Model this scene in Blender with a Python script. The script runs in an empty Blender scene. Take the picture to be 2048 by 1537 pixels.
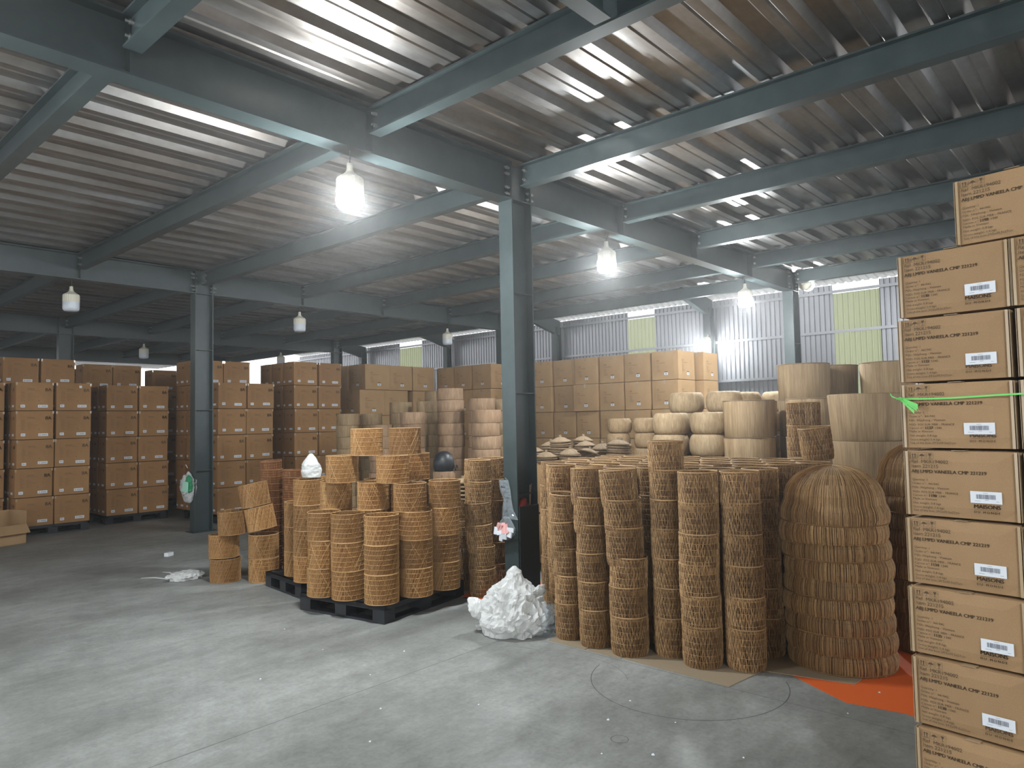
import bpy, math, random
from mathutils import Vector, Matrix
random.seed(7)
PI = math.pi
S = bpy.context.scene
COL = S.collection

# ------------------------------------------------------------------ camera
cam_d = bpy.data.cameras.new('camera'); cam = bpy.data.objects.new('camera', cam_d); COL.objects.link(cam)
yaw, pit, rol = math.radians(41.881), math.radians(2.9065), math.radians(-1.117)
fw = Vector((math.cos(yaw)*math.cos(pit), math.sin(yaw)*math.cos(pit), math.sin(pit)))
rt = Vector((math.sin(yaw), -math.cos(yaw), 0)); up = rt.cross(fw)
r2 = rt*math.cos(rol) + up*math.sin(rol); u2 = up*math.cos(rol) - rt*math.sin(rol)
M = Matrix((r2, u2, -fw)).transposed().to_4x4(); M.translation = Vector((0, 0, 1.65))
cam.matrix_world = M
cam_d.sensor_width = 36; cam_d.lens = 1425.27/2048*36; cam_d.clip_start = 0.05; cam_d.clip_end = 200
S.camera = cam
# ------------------------------------------------------------------ world, exposure
W = bpy.data.worlds.new('world'); S.world = W; W.use_nodes = True
bg = W.node_tree.nodes['Background']; bg.inputs[0].default_value = (0.96, 0.98, 1.0, 1); bg.inputs[1].default_value = 0.30
S.view_settings.view_transform = 'Standard'; S.view_settings.look = 'None'
S.view_settings.exposure = 2.85; S.view_settings.gamma = 1.0; S.view_settings.use_curve_mapping = False
S.cycles.use_denoising = True; S.cycles.caustics_reflective = False; S.cycles.caustics_refractive = False; S.cycles.max_bounces = 4; S.cycles.diffuse_bounces = 3; S.cycles.volume_bounces = 0; S.cycles.use_adaptive_sampling = True; S.cycles.adaptive_threshold = .05; S.cycles.sample_clamp_indirect = 6
LAMP_EMIT = 105.0

# ------------------------------------------------------------------ materials
def mat(name, base=(.5,.5,.5), rough=.6, metal=0.0, build=None, **kw):
    m = bpy.data.materials.new(name); m.use_nodes = True
    nt = m.node_tree; b = nt.nodes['Principled BSDF']
    b.inputs['Base Color'].default_value = (*base, 1); b.inputs['Roughness'].default_value = rough
    b.inputs['Metallic'].default_value = metal
    for k, v in kw.items(): b.inputs[k.replace('_', ' ')].default_value = v
    if build: build(nt, b)
    return m
def N(nt, t, **kw):
    n = nt.nodes.new(t)
    for k, v in kw.items():
        if k.startswith('i_'):
            key = k[2:]; key = int(key) if key.isdigit() else key.replace('_', ' ')
            n.inputs[key].default_value = v
        else: setattr(n, k, v)
    return n
def ramp(nt, fac, stops):
    r = N(nt, 'ShaderNodeValToRGB'); e = r.color_ramp.elements
    while len(e) < len(stops): e.new(0.5)
    for el, (p, c) in zip(e, stops): el.position = p; el.color = (*c, 1)
    nt.links.new(fac, r.inputs[0]); return r.outputs[0]
def noise(nt, scale, vec=None, detail=4, rough=.55):
    n = N(nt, 'ShaderNodeTexNoise'); n.inputs['Scale'].default_value = scale
    n.inputs['Detail'].default_value = detail; n.inputs['Roughness'].default_value = rough
    if vec: nt.links.new(vec, n.inputs['Vector'])
    return n.outputs['Fac']
def mapping(nt, src, scale=(1,1,1)):
    m = N(nt, 'ShaderNodeMapping'); m.inputs['Scale'].default_value = scale
    nt.links.new(src, m.inputs['Vector']); return m.outputs[0]
def mix(nt, fac, a, b, mode='MIX'):
    m = N(nt, 'ShaderNodeMix', data_type='RGBA', blend_type=mode)
    for sock, v in ((m.inputs[0], fac), (m.inputs[6], a), (m.inputs[7], b)):
        if hasattr(v, 'links'): nt.links.new(v, sock)
        elif isinstance(v, tuple): sock.default_value = (*v, 1)
        else: sock.default_value = v
    return m.outputs[2]
def bump(nt, b, h, strength=.3, dist=.01):
    n = N(nt, 'ShaderNodeBump'); n.inputs['Strength'].default_value = strength; n.inputs['Distance'].default_value = dist
    nt.links.new(h, n.inputs['Height']); nt.links.new(n.outputs[0], b.inputs['Normal'])

def b_concrete(nt, b):
    co = N(nt, 'ShaderNodeTexCoord').outputs['Object']
    n1 = noise(nt, .55, co, 8, .62); n2 = noise(nt, 9, co, 6, .7); n3 = noise(nt, 90, co, 2)
    c = ramp(nt, n1, [(.30, (.175,.180,.170)), (.48, (.275,.282,.270)), (.62, (.375,.385,.37)), (.8, (.47,.48,.465))])
    c2 = ramp(nt, n2, [(.3, (.72,.72,.72)), (.6, (1,1,1))])
    c = mix(nt, .8, c, c2, 'MULTIPLY')
    vo = N(nt, 'ShaderNodeTexVoronoi'); vo.inputs['Scale'].default_value = 2.3; nt.links.new(co, vo.inputs['Vector'])
    sp = ramp(nt, vo.outputs['Distance'], [(.0, (.35,.35,.35)), (.022, (.5,.5,.5)), (.03, (1,1,1))])
    c = mix(nt, .55, c, sp, 'MULTIPLY')
    n4 = noise(nt, 38, co, 5, .75); c = mix(nt, .5, c, ramp(nt, n4, [(.36, (.66,.66,.65)), (.56, (1,1,1))]), 'MULTIPLY')
    n5 = noise(nt, 2.2, mapping(nt, co, (1, 3.5, 1)), 7, .7); c = mix(nt, .45, c, ramp(nt, n5, [(.35, (.70,.69,.66)), (.6, (1.08,1.08,1.08))]), 'MULTIPLY')
    nt.links.new(c, b.inputs['Base Color'])
    rr = N(nt, 'ShaderNodeMapRange'); rr.inputs[3].default_value = .38; rr.inputs[4].default_value = .68
    nt.links.new(n1, rr.inputs[0]); nt.links.new(rr.outputs[0], b.inputs['Roughness'])
    bump(nt, b, n3, .12, .003)
M_floor = mat('concrete', build=b_concrete, Specular_IOR_Level=.35)
def b_galv(nt, b):
    co = N(nt, 'ShaderNodeTexCoord').outputs['Object']
    n1 = noise(nt, 1.1, mapping(nt, co, (.35, 2.2, 1)), 5, .6); n2 = noise(nt, 14, co, 3)
    c = ramp(nt, n1, [(.3, (.23,.19,.16)), (.5, (.36,.335,.315)), (.7, (.52,.53,.55))])  # brown tones painted into the metal colour stand in for reflected cartons
    nt.links.new(mix(nt, .35, c, ramp(nt, n2, [(.3, (.6,.6,.6)), (.7, (1,1,1))]), 'MULTIPLY'), b.inputs['Base Color'])
    rr = N(nt, 'ShaderNodeMapRange'); rr.inputs[3].default_value = .26; rr.inputs[4].default_value = .42
    nt.links.new(n1, rr.inputs[0]); nt.links.new(rr.outputs[0], b.inputs['Roughness'])
M_deck = mat('galvanised_deck', metal=.9, build=b_galv)
M_wallmetal = mat('galvanised_wall', (.40,.405,.43), .36, .6)
M_roof = mat('roof_sheet', (.36,.36,.35), .5, .2)
def b_paint(nt, b):
    co = N(nt, 'ShaderNodeTexCoord').outputs['Object']
    n = noise(nt, 5, co, 6, .65)
    nt.links.new(ramp(nt, n, [(.3, (.031,.045,.047)), (.7, (.046,.064,.066))]), b.inputs['Base Color'])
M_steel = mat('grey_green_paint', rough=.38, build=b_paint)
M_bolt = mat('zinc_bolt', (.45,.45,.44), .4, .8)
def b_card(c0, c1):
    def f(nt, b):
        co = N(nt, 'ShaderNodeTexCoord').outputs['Object']
        oi = N(nt, 'ShaderNodeObjectInfo').outputs['Random']
        n = noise(nt, 3.0, co, 4, .6); n2 = noise(nt, 260, co, 2)
        c = ramp(nt, n, [(.25, c0), (.75, c1)])
        c = mix(nt, .22, c, ramp(nt, n2, [(.35, (.5,.5,.5)), (.65, (1,1,1))]), 'MULTIPLY')
        c = mix(nt, 1.0, c, ramp(nt, oi, [(0, (.86,.85,.84)), (1, (1.0,1.0,1.0))]), 'MULTIPLY')
        nt.links.new(c, b.inputs['Base Color'])
    return f
M_card = mat('brown_cardboard', rough=.75, build=b_card((.37,.225,.108), (.44,.28,.142)))
M_card2 = mat('pale_cardboard', rough=.75, build=b_card((.47,.285,.135), (.55,.35,.175)))
M_card3 = mat('dark_cardboard', rough=.75, build=b_card((.33,.165,.060), (.40,.215,.085)))
M_tape = mat('clear_tape', (.43,.31,.185), .12, Specular_IOR_Level=.8)
M_ink = mat('print_ink', (.085,.052,.028), .8)
M_ink2 = mat('faded_ink', (.16,.095,.045), .8)
M_label = mat('white_label', (.72,.75,.80), .5)
M_barcode = mat('barcode_ink', (.12,.13,.17), .6)
def b_strand(stops, lo=.62):
    def f(nt, b):
        at = N(nt, 'ShaderNodeVertexColor', layer_name='Col').outputs[0]
        oi = N(nt, 'ShaderNodeObjectInfo').outputs['Random']
        c = ramp(nt, at, stops)
        c = mix(nt, 1.0, c, ramp(nt, oi, [(0, (lo,lo*.97,lo*.93)), (.5, (.84,.84,.82)), (1, (1.0,1.0,1.0))]), 'MULTIPLY')
        nt.links.new(c, b.inputs['Base Color'])
    return f
M_honey = mat('honey_cane', rough=.6, build=b_strand([(0, (.20,.08,.018)), (.5, (.42,.21,.072)), (1, (.62,.385,.165))]))
M_honey2 = mat('honey_backing', (.30,.145,.05), .8)
M_grass = mat('seagrass', rough=.7, build=b_strand([(0, (.15,.076,.030)), (.45, (.335,.19,.08)), (1, (.55,.34,.158))], .68))
M_red = mat('reddish_cane', rough=.6, build=b_strand([(0, (.12,.045,.015)), (.5, (.24,.095,.032)), (1, (.36,.16,.06))]))
M_dome = mat('dome_fibre', rough=.7, build=b_strand([(0, (.18,.088,.030)), (.5, (.38,.215,.085)), (1, (.58,.375,.175))], .70))
def b_tight(c0, c1, c2, band=0.0):
    def f(nt, b):
        uv = N(nt, 'ShaderNodeUVMap').outputs[0]
        oi = N(nt, 'ShaderNodeObjectInfo').outputs['Random']
        add = N(nt, 'ShaderNodeVectorMath', operation='ADD')
        nt.links.new(uv, add.inputs[0]); nt.links.new(oi, add.inputs[1])
        n = noise(nt, 1.0, mapping(nt, add.outputs[0], (150, 6, 1)), 3, .7)
        n2 = noise(nt, 1.0, mapping(nt, add.outputs[0], (22, 3.2, 1)), 3, .6)
        mm = N(nt, 'ShaderNodeMath', operation='MULTIPLY_ADD'); nt.links.new(n, mm.inputs[0]); mm.inputs[1].default_value = .55
        m3 = N(nt, 'ShaderNodeMath', operation='MULTIPLY'); nt.links.new(n2, m3.inputs[0]); m3.inputs[1].default_value = .45
        nt.links.new(m3.outputs[0], mm.inputs[2])
        c = ramp(nt, mm.outputs[0], [(.3, c0), (.5, c1), (.7, c2)])
        c = mix(nt, 1.0, c, ramp(nt, oi, [(0, (.76,.74,.70)), (.5, (.9,.9,.88)), (1, (1.0,1.0,1.0))]), 'MULTIPLY')
        nt.links.new(c, b.inputs['Base Color'])
        bump(nt, b, n, .8, .006)
    return f
M_tight = mat('tight_rush_weave', rough=.75, build=b_tight((.20,.125,.062), (.34,.23,.125), (.48,.35,.205)))
M_tight2 = mat('pinkish_rush_weave', rough=.75, build=b_tight((.20,.12,.068), (.36,.225,.135), (.49,.34,.215)))
M_pouf = mat('pale_rush_weave', rough=.75, build=b_tight((.25,.165,.088), (.41,.29,.165), (.56,.42,.26)))
M_lid = mat('grey_straw_weave', rough=.75, build=b_tight((.14,.088,.048), (.235,.158,.09), (.33,.235,.14)))
M_black = mat('black_plastic', (.012,.014,.018), .45)
M_bin = mat('black_board', (.010,.016,.018), .55)
def b_bag(nt, b):
    out = nt.nodes['Material Output']; tr = N(nt, 'ShaderNodeBsdfTranslucent'); tr.inputs[0].default_value = (.8,.8,.78,1)
    mx = N(nt, 'ShaderNodeMixShader'); mx.inputs[0].default_value = .35
    nt.links.new(b.outputs[0], mx.inputs[1]); nt.links.new(tr.outputs[0], mx.inputs[2]); nt.links.new(mx.outputs[0], out.inputs[0])
M_bag = mat('white_film', (.80,.81,.80), .32, build=b_bag)
def b_clear(alpha):
    def f(nt, b):
        out = nt.nodes['Material Output']; tr = N(nt, 'ShaderNodeBsdfTransparent')
        mx = N(nt, 'ShaderNodeMixShader'); mx.inputs[0].default_value = alpha
        nt.links.new(tr.outputs[0], mx.inputs[1]); nt.links.new(b.outputs[0], mx.inputs[2]); nt.links.new(mx.outputs[0], out.inputs[0])
    return f
M_clear = mat('clear_film', (.42,.48,.52), .06, build=b_clear(.27), Specular_IOR_Level=.9)
M_green = mat('green_plastic', (.03,.30,.13), .4)
M_mint = mat('mint_paper', (.42,.80,.62), .5)
M_strap = mat('green_strap', (.16,.66,.14), .35)
M_orange = mat('orange_sheet', (.72,.125,.022), .6)
M_blue = mat('blue_sheet', (.03,.04,.13), .6)
M_kraft = mat('kraft_sheet', (.30,.235,.155), .8)
M_pink = mat('pink_tag', (.78,.42,.40), .6)
M_redp = mat('red_tool', (.42,.035,.018), .4)
M_wood = mat('bamboo_stick', (.40,.29,.17), .6)
M_cream = mat('lamp_housing', (.72,.68,.56), .4)
M_diff = mat('lamp_diffuser_off', (.62,.66,.72), .3)
M_wire = mat('black_wire', (.02,.02,.02), .5)
M_line = mat('floor_mark', (.075,.08,.08), .8)
def emis(name, col, st):
    m = bpy.data.materials.new(name); m.use_nodes = True; nt = m.node_tree; nt.nodes.clear()
    e = N(nt, 'ShaderNodeEmission'); e.inputs[0].default_value = (*col, 1); e.inputs[1].default_value = st
    o = N(nt, 'ShaderNodeOutputMaterial'); nt.links.new(e.outputs[0], o.inputs[0]); return m
M_lit = emis('lamp_diffuser_lit', (.93,.985,1.0), LAMP_EMIT)
def b_window(nt, b):
    out = nt.nodes['Material Output']; tr = N(nt, 'ShaderNodeBsdfTranslucent'); tr.inputs[0].default_value = (.30,.32,.20,1)
    mx = N(nt, 'ShaderNodeMixShader'); mx.inputs[0].default_value = .75
    nt.links.new(b.outputs[0], mx.inputs[1]); nt.links.new(tr.outputs[0], mx.inputs[2]); nt.links.new(mx.outputs[0], out.inputs[0])
M_fiber = mat('fibreglass_panel', (.34,.35,.22), .4, build=b_window)

# ------------------------------------------------------------------ mesh helpers
class MB:
    def __init__(s): s.v = []; s.f = []; s.c = []; s.uv = None
    def add(s, vs, fs, col=.5):
        o = len(s.v); s.v += [tuple(v) for v in vs]; s.f += [tuple(i+o for i in f) for f in fs]; s.c += [col]*len(vs)
    def box(s, x0, x1, y0, y1, z0, z1, col=.5):
        s.add([(x,y,z) for x in (x0,x1) for y in (y0,y1) for z in (z0,z1)],
              [(0,1,3,2),(4,6,7,5),(0,4,5,1),(2,3,7,6),(0,2,6,4),(1,5,7,3)], col)
    def tube(s, pts, r, n=4, closed=False, col=.5, cap=True):
        P = [Vector(p) for p in pts]; k = len(P); vs = []; fs = []
        for i, p in enumerate(P):
            a = P[(i-1) % k] if (closed or i) else p; b = P[(i+1) % k] if (closed or i < k-1) else p
            t = (b-a).normalized() if (b-a).length > 1e-9 else Vector((0,0,1))
            ref = Vector((0,0,1)) if abs(t.z) < .9 else Vector((p.x, p.y, 0)).normalized() if (p.x or p.y) else Vector((1,0,0))
            u = t.cross(ref)
            u = u.normalized() if u.length > 1e-6 else Vector((1,0,0)); w = t.cross(u)
            rr = r[i] if isinstance(r, (list, tuple)) else r
            vs += [p + u*math.cos(2*PI*j/n)*rr + w*math.sin(2*PI*j/n)*rr for j in range(n)]
        for i in range(k if closed else k-1):
            for j in range(n):
                a = i*n+j; b = i*n+(j+1) % n; c = ((i+1) % k)*n; fs.append((a, b, c+(j+1) % n, c+j))
        if cap and not closed: fs += [tuple(range(n))[::-1], tuple((k-1)*n+j for j in range(n))]
        s.add(vs, fs, col)
    def ring(s, r, z, t, n=40, m=4, col=.8, jit=0):
        s.tube([((r+random.uniform(-jit,jit))*math.cos(2*PI*i/n), (r+random.uniform(-jit,jit))*math.sin(2*PI*i/n), z+random.uniform(-jit,jit)) for i in range(n)], t, m, True, col)
    def lathe(s, prof, n=32, col=.5):
        k = len(prof); vs = []; fs = []
        for r, z in prof: vs += [(r*math.cos(2*PI*i/n), r*math.sin(2*PI*i/n), z) for i in range(n)]
        for a in range(k-1):
            for i in range(n): fs.append((a*n+i, a*n+(i+1) % n, (a+1)*n+(i+1) % n, (a+1)*n+i))
        s.add(vs, fs, col)
    def mesh(s, name, m, smooth=False):
        me = bpy.data.meshes.new(name); me.from_pydata(s.v, [], s.f); me.materials.append(m)
        ca = me.color_attributes.new('Col', 'FLOAT_COLOR', 'POINT')
        fl = []
        for c in s.c: fl += [c, c, c, 1]
        ca.data.foreach_set('color', fl)
        if smooth: me.polygons.foreach_set('use_smooth', [True]*len(me.polygons))
        me.update(); return me
def ob(name, me, parent=None, loc=None):
    o = bpy.data.objects.new(name, me); COL.objects.link(o)
    if parent: o.parent = parent
    if loc: o.location = loc
    return o
def thing(name, label, cat, loc=(0,0,0), rz=0, group=None):
    o = bpy.data.objects.new(name, None); COL.objects.link(o); o.location = loc; o.rotation_euler = (0,0,rz); o.empty_display_size = .1
    return tag(o, label, cat, group)
def tag(o, label, cat, group=None):
    o['label'] = label; o['category'] = cat
    if group: o['group'] = group
    return o
def struct(o): o['kind'] = 'structure'; return o
def dup(root, loc, rz, label=None, group=None, rx=0, ry=0, skip=()):
    r = root.copy(); COL.objects.link(r); r.location = loc; r.rotation_euler = (rx, ry, rz)
    if label: r['label'] = label
    if group: r['group'] = group
    for ch in root.children:
        if ch.name.split('.')[0] in skip: continue
        c = ch.copy(); COL.objects.link(c); c.parent = r
        for g in ch.children:
            d = g.copy(); COL.objects.link(d); d.parent = c
    return r
ORD = ['lowest','second up','third up','fourth up','fifth up','sixth up','seventh up','eighth up','ninth up','tenth up','eleventh up','twelfth up','13th up','14th up','15th up']
def level(k, n): return 'topmost' if k == n-1 else ('lowest' if k == 0 else ORD[k])
def uvring(me, n, k):
    uv = me.uv_layers.new(name='UVMap'); 
    for p in me.polygons:
        vi = [me.loops[l].vertex_index for l in p.loop_indices]
        us = [(i % n)/n for i in vi]; wrap = max(us)-min(us) > .5
        for l, u, i in zip(p.loop_indices, us, vi):
            uv.data[l].uv = (u+1 if (wrap and u < .5) else u, (i//n)/max(1,k-1))

# ------------------------------------------------------------------ structure
def slab(name, x0,x1,y0,y1,z0,z1,m):
    b = MB(); b.box(x0,x1,y0,y1,z0,z1); return struct(ob(name, b.mesh(name, m)))
slab('floor', -9, 19.6, -8, 32, -.12, 0, M_floor)
# profiled steel deck (trapezoid ribs along X) with its slab above
b = MB(); prof = []; y = -6.0
while y < 31.3:
    prof += [(y,4.115),(y+.075,4.115),(y+.085,4.122),(y+.10,4.115),(y+.165,4.115),(y+.205,4.165),(y+.335,4.165)]; y += .375
X0, X1 = -8.0, 12.42
vs = [(x, py, pz) for x in (X0, X1) for py, pz in prof]; n = len(prof)
b.add(vs, [(i, i+1, n+i+1, n+i) for i in range(n-1)])
b.box(X0, X1, -6, 31.3, 4.17, 4.30)
struct(ob('ceiling', b.mesh('ceiling', M_deck)))
# back wall of corrugated sheet, plane x = 19, with translucent panels as windows
WIN = [(4.85, 5.95), (12.0, 12.95), (21.9, 23.4), (-1.8, -.7)]
WIN = [(4.85,5.95),(11.15,12.1),(21.9,23.3)]
def corr(y0, y1, z0, z1, x=19.0, p=.13):
    b = MB(); pr = []; y = y0
    while y < y1-1e-6:
        for dy, dx in ((0,0),(.34,0),(.44,.032),(.62,.032),(.72,0)):
            yy = y+dy*p
            if yy < y1: pr.append((yy, x+dx))
        y += p
    pr.append((y1, x)); k = len(pr)
    b.add([(px, py, z) for z in (z0, z1) for py, px in pr], [(i, k+i, k+i+1, i+1) for i in range(k-1)]); return b
edges = [-6.0] + [e for w in WIN for e in w] + [31.0]
bw = MB()
for i in range(0, len(edges), 2):
    c = corr(edges[i], edges[i+1], 0, 4.95); bw.add(c.v, c.f)
for y0, y1 in WIN:
    c = corr(y0, y1, 0, 1.3); bw.add(c.v, c.f)
struct(ob('wall_back', bw.mesh('wall_back', M_wallmetal)))
for i, (y0, y1) in enumerate(WIN):
    struct(ob('window_%d' % (i+1), corr(y0, y1, 1.3, 4.72).mesh('window', M_fiber)))
# main roof sheet rising away from the wall
b = MB(); pr = []; y = -6.0
while y < 31: pr += [(y,0),(y+.05,0),(y+.07,.03),(y+.12,.03),(y+.14,0)]; y += .2
k = len(pr)
b.add([(x, py, z+dz) for x, z in ((19.25,5.0),(-2.0,8.6)) for py, dz in pr], [(i, i+1, k+i+1, k+i) for i in range(k-1)])
o = struct(ob('trim_1', b.mesh('roof_sheet', M_roof)))
slab('wall_far', -9, 19.2, 31.4, 31.5, 0, 3.3, M_wallmetal)

# ------------------------------------------------------------------ steelwork
JX = [1.59 + 1.7725*k for k in range(-3, 7)]            # joist lines, 5.13 and 12.2 meet the columns
GY = [-2.2, 4.505, 11.2, 17.9, 24.6]
def ibeam(axis, L, z0, z1, w, tf=.014, tw=.009):
    """returns web, bottom flange, top flange meshes running 0..L along axis"""
    r = []
    for (a0,a1,c0,c1) in ((-tw/2,tw/2,z0+tf,z1-tf), (-w/2,w/2,z0,z0+tf), (-w/2,w/2,z1-tf,z1)):
        b = MB()
        if axis == 'X': b.box(0,L,a0,a1,c0,c1)
        else: b.box(a0,a1,0,L,c0,c1)
        r.append(b.mesh('beam_part', M_steel))
    return r
def bolt_mesh(ax):
    b = MB(); pts = [(0,-.035,0),(0,.035,0)] if ax == 'Y' else [(-.03,0,0),(.03,0,0)]
    b.tube(pts, .016, 6); p2 = [(0,-.055,0),(0,.055,0)] if ax == 'Y' else [(-.05,0,0),(.05,0,0)]
    b.tube(p2, .009, 6); return b.mesh('bolt', M_bolt)
BOLT_X, BOLT_Y = bolt_mesh('X'), bolt_mesh('Y')
gname = {-2.2:'behind the camera', 4.505:'on the front column', 11.2:'on the green bag column', 17.9:'above the carton stacks', 24.6:'farthest back in the dark'}
def girder(x0, x1, gy, label):
    t = thing('steel_girder', label, 'steel beam', (x0, gy, 0), 0, 'deep steel girders')
    L = x1-x0; w, f1, f2 = ibeam('X', L, 3.745, 4.112, .17)
    ob('web', w, t); ob('flange', f1, t); ob('flange', f2, t)
    for jx in JX:
        if x0+.3 < jx < x1-.3 and gy in (4.505, 11.2):
            b = MB(); b.box(jx-x0-.005, jx-x0+.005, -.084, .084, 3.759, 4.098); ob('stiffener', b.mesh('stiffener', M_steel), t)
    return t
for gy in GY:
    d = gname[gy]
    segs = [(-8, 4.985, 'left-hand length'), (5.275, 12.05, 'right-hand length')]
    for x0, x1, s in segs:
        girder(x0, x1, gy, 'grey-green steel girder, %s, %s' % (d, s))
def column(x, y, label, detail=True):
    t = thing('steel_column', label, 'column', (x, y, 0), 0, 'steel columns')
    for sx in (-1, 1):
        b = MB(); b.box(sx*.138-.007, sx*.138+.007, -.085, .085, .012, 3.745); ob('flange', b.mesh('flange', M_steel), t)
    b = MB(); b.box(-.131, .131, -.005, .005, .012, 3.745); ob('web', b.mesh('web', M_steel), t)
    b = MB(); b.box(-.19,.19,-.13,.13,0,.012); ob('base_plate', b.mesh('base_plate', M_steel), t)
    for z in (.95, 1.9, 2.85):
        b = MB(); b.box(-.131,.131,-.084,.084,z,z+.009); ob('stiffener', b.mesh('stiffener', M_steel), t)
    b = MB(); b.box(-.145,.145,-.088,.088,3.745,3.757); b.box(-.131,.131,-.005,.005,3.757,4.112)
    b.box(-.145,-.131,-.085,.085,3.757,4.112); b.box(.131,.145,-.085,.085,3.757,4.112); ob('head', b.mesh('head', M_steel), t)
    if detail:
        for sx in (-1, 1):
            for sy in (-1, 1):
                for z in (3.80, 3.86, 3.99, 4.05):
                    ob('bolt', BOLT_X, t, (sx*.155, sy*.055, z))
    return t
column(5.12, 4.505, 'grey-green steel column in the foreground with clear bags tied to it')
column(5.12, 11.2, 'grey-green steel column at left with a white and green bag hung on it')
column(12.2, 4.505, 'steel column at right rising behind the wide woven drums')
column(5.12, 17.9, 'dark steel column rising behind the leftmost carton stack', False)
column(12.2, 17.9, 'small distant steel column above the middle of the cartons', False)
column(12.2, 11.2, 'distant steel column hidden behind the foreground column', False)
column(12.2, 24.6, 'farthest steel column in the dark behind the cartons', False)
column(5.12, 24.6, 'far steel column at the left behind the carton stacks', False)
# joists
w, f1, f2 = ibeam('Y', 6.5, 3.885, 4.10, .11)
J0 = thing('steel_joist', 'joist', 'steel beam', (0,0,0), 0, 'steel joists under the deck')
ob('web', w, J0); ob('flange', f1, J0); ob('flange', f2, J0)
for yy in (-.02, 6.42):
    b = MB(); b.box(.0045,.0125,yy,yy+.10,3.91,4.08); ob('fin_plate', b.mesh('fin_plate', M_steel), J0)
    for z in (3.95, 4.04): ob('bolt', BOLT_X, J0, (0, yy+.05, z))
bay = {-2.2:'near bay', 4.505:'middle bay', 11.2:'third bay', 17.9:'far dark bay'}
jn = {4:'meeting the front column line', 3:'one bay left of the column line', 2:'two bays left of the column line', 5:'one bay right of the column line', 6:'two bays right of the column line', 7:'three bays right of the column line', 8:'at the far column line', 1:'three bays left of the column line', 0:'farthest left', 9:'last'}
first = True
for gy in GY[:-1]:
    for i, jx in enumerate(JX):
        if jx > 12.3: continue
        k = i+2-1
        lab = 'grey-green steel joist in the %s, %s' % (bay[gy], {0:'farthest left',1:'fourth joist left of the column',2:'third joist left of the column',3:'second joist left of the column',4:'first joist left of the column',5:'in line with the column',6:'first joist right of the column',7:'second joist right of the column',8:'third joist right of the column',9:'at the far column',10:'last'}[i+0 if i < 10 else 10])
        if first: J0.location = (jx, gy+.1, 0); J0['label'] = lab; first = False
        else: dup(J0, (jx, gy+.1, 0), 0, lab)
# trimmer beam hung beside the near joist
t = thing('trimmer_beam', 'short steel beam meeting the near joist at the top centre of the photo', 'steel beam', (1.65, 2.2, 0))
w, f1, f2 = ibeam('X', 1.63, 3.885, 4.10, .11); ob('web', w, t); ob('flange', f1, t); ob('flange', f2, t)
# wall columns and girts
wy = [('nearest, behind the wide drums', 3.7), ('beside the bright wall lamp', 9.25), ('above the tall carton wall', 14.75), ('left of the front column', 20.1), ('farthest left', 25.5)]
for d, y in wy:
    t = thing('wall_column', 'dark steel wall column with a bracket to the roof, '+d, 'column', (18.72, y, 0), 0, 'wall columns')
    for sx in (-1, 1):
        b = MB(); b.box(sx*.12-.006, sx*.12+.006, -.11, .11, 0, 4.72); ob('flange', b.mesh('flange', M_steel), t)
    b = MB(); b.box(-.114,.114,-.004,.004,0,4.72); ob('web', b.mesh('web', M_steel), t)
    b = MB(); vs = []
    for yy in (-.07,.07): vs += [(.13,yy,4.45),(.13,yy,4.95),(-2.6,yy,5.36),(-2.6,yy,5.12)]
    b.add(vs, [(0,1,2,3),(7,6,5,4),(0,4,5,1),(1,5,6,2),(2,6,7,3),(3,7,4,0)]); ob('rafter', b.mesh('rafter', M_steel), t)
for i, z in enumerate((1.5, 2.62, 3.72, 4.74)):
    b = MB(); b.box(18.90, 18.985, -6, 31, z, z+.05); b.box(18.90, 18.91, -6, 31, z-.02, z)
    tag(ob('wall_girt', b.mesh('wall_girt', M_wallmetal)), 'horizontal steel rail across the corrugated wall, %s' % ['lowest','second up','second from the top','topmost'][i], 'rail', 'wall rails')

# ------------------------------------------------------------------ lamps
def lamp_parts(t, lit, sideways=False):
    b = MB(); b.lathe([(.0,.36),(.022,.355),(.024,.31),(.03,.295),(.034,.285)], 20); ob('socket', b.mesh('socket', M_cream, True), t)
    b = MB(); pr = [(.034,.285),(.06,.262),(.098,.238),(.105,.225),(.105,.13),(.0,.13)]
    n = 48; vs = []; fs = []
    for a, (r, z) in enumerate(pr):
        vs += [((r*(.965 if (i % 2 and 1 < a < 5) else 1))*math.cos(2*PI*i/n), (r*(.965 if (i % 2 and 1 < a < 5) else 1))*math.sin(2*PI*i/n), z) for i in range(n)]
    for a in range(len(pr)-1):
        for i in range(n): fs.append((a*n+i, a*n+(i+1) % n, (a+1)*n+(i+1) % n, (a+1)*n+i))
    b.add(vs, fs); ob('housing', b.mesh('housing', M_cream), t)
    b = MB(); b.lathe([(.104,.13),(.105,.05),(.100,.025),(.085,.008),(.05,.001),(.0,0)], 18); ob('diffuser', b.mesh('diffuser', M_lit if lit else M_diff, True), t)
    b = MB(); b.tube([(0,0,.355),(.004,0,.40),(0,0,.46)], .005, 5); ob('cord', b.mesh('cord', M_wire), t)
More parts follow.
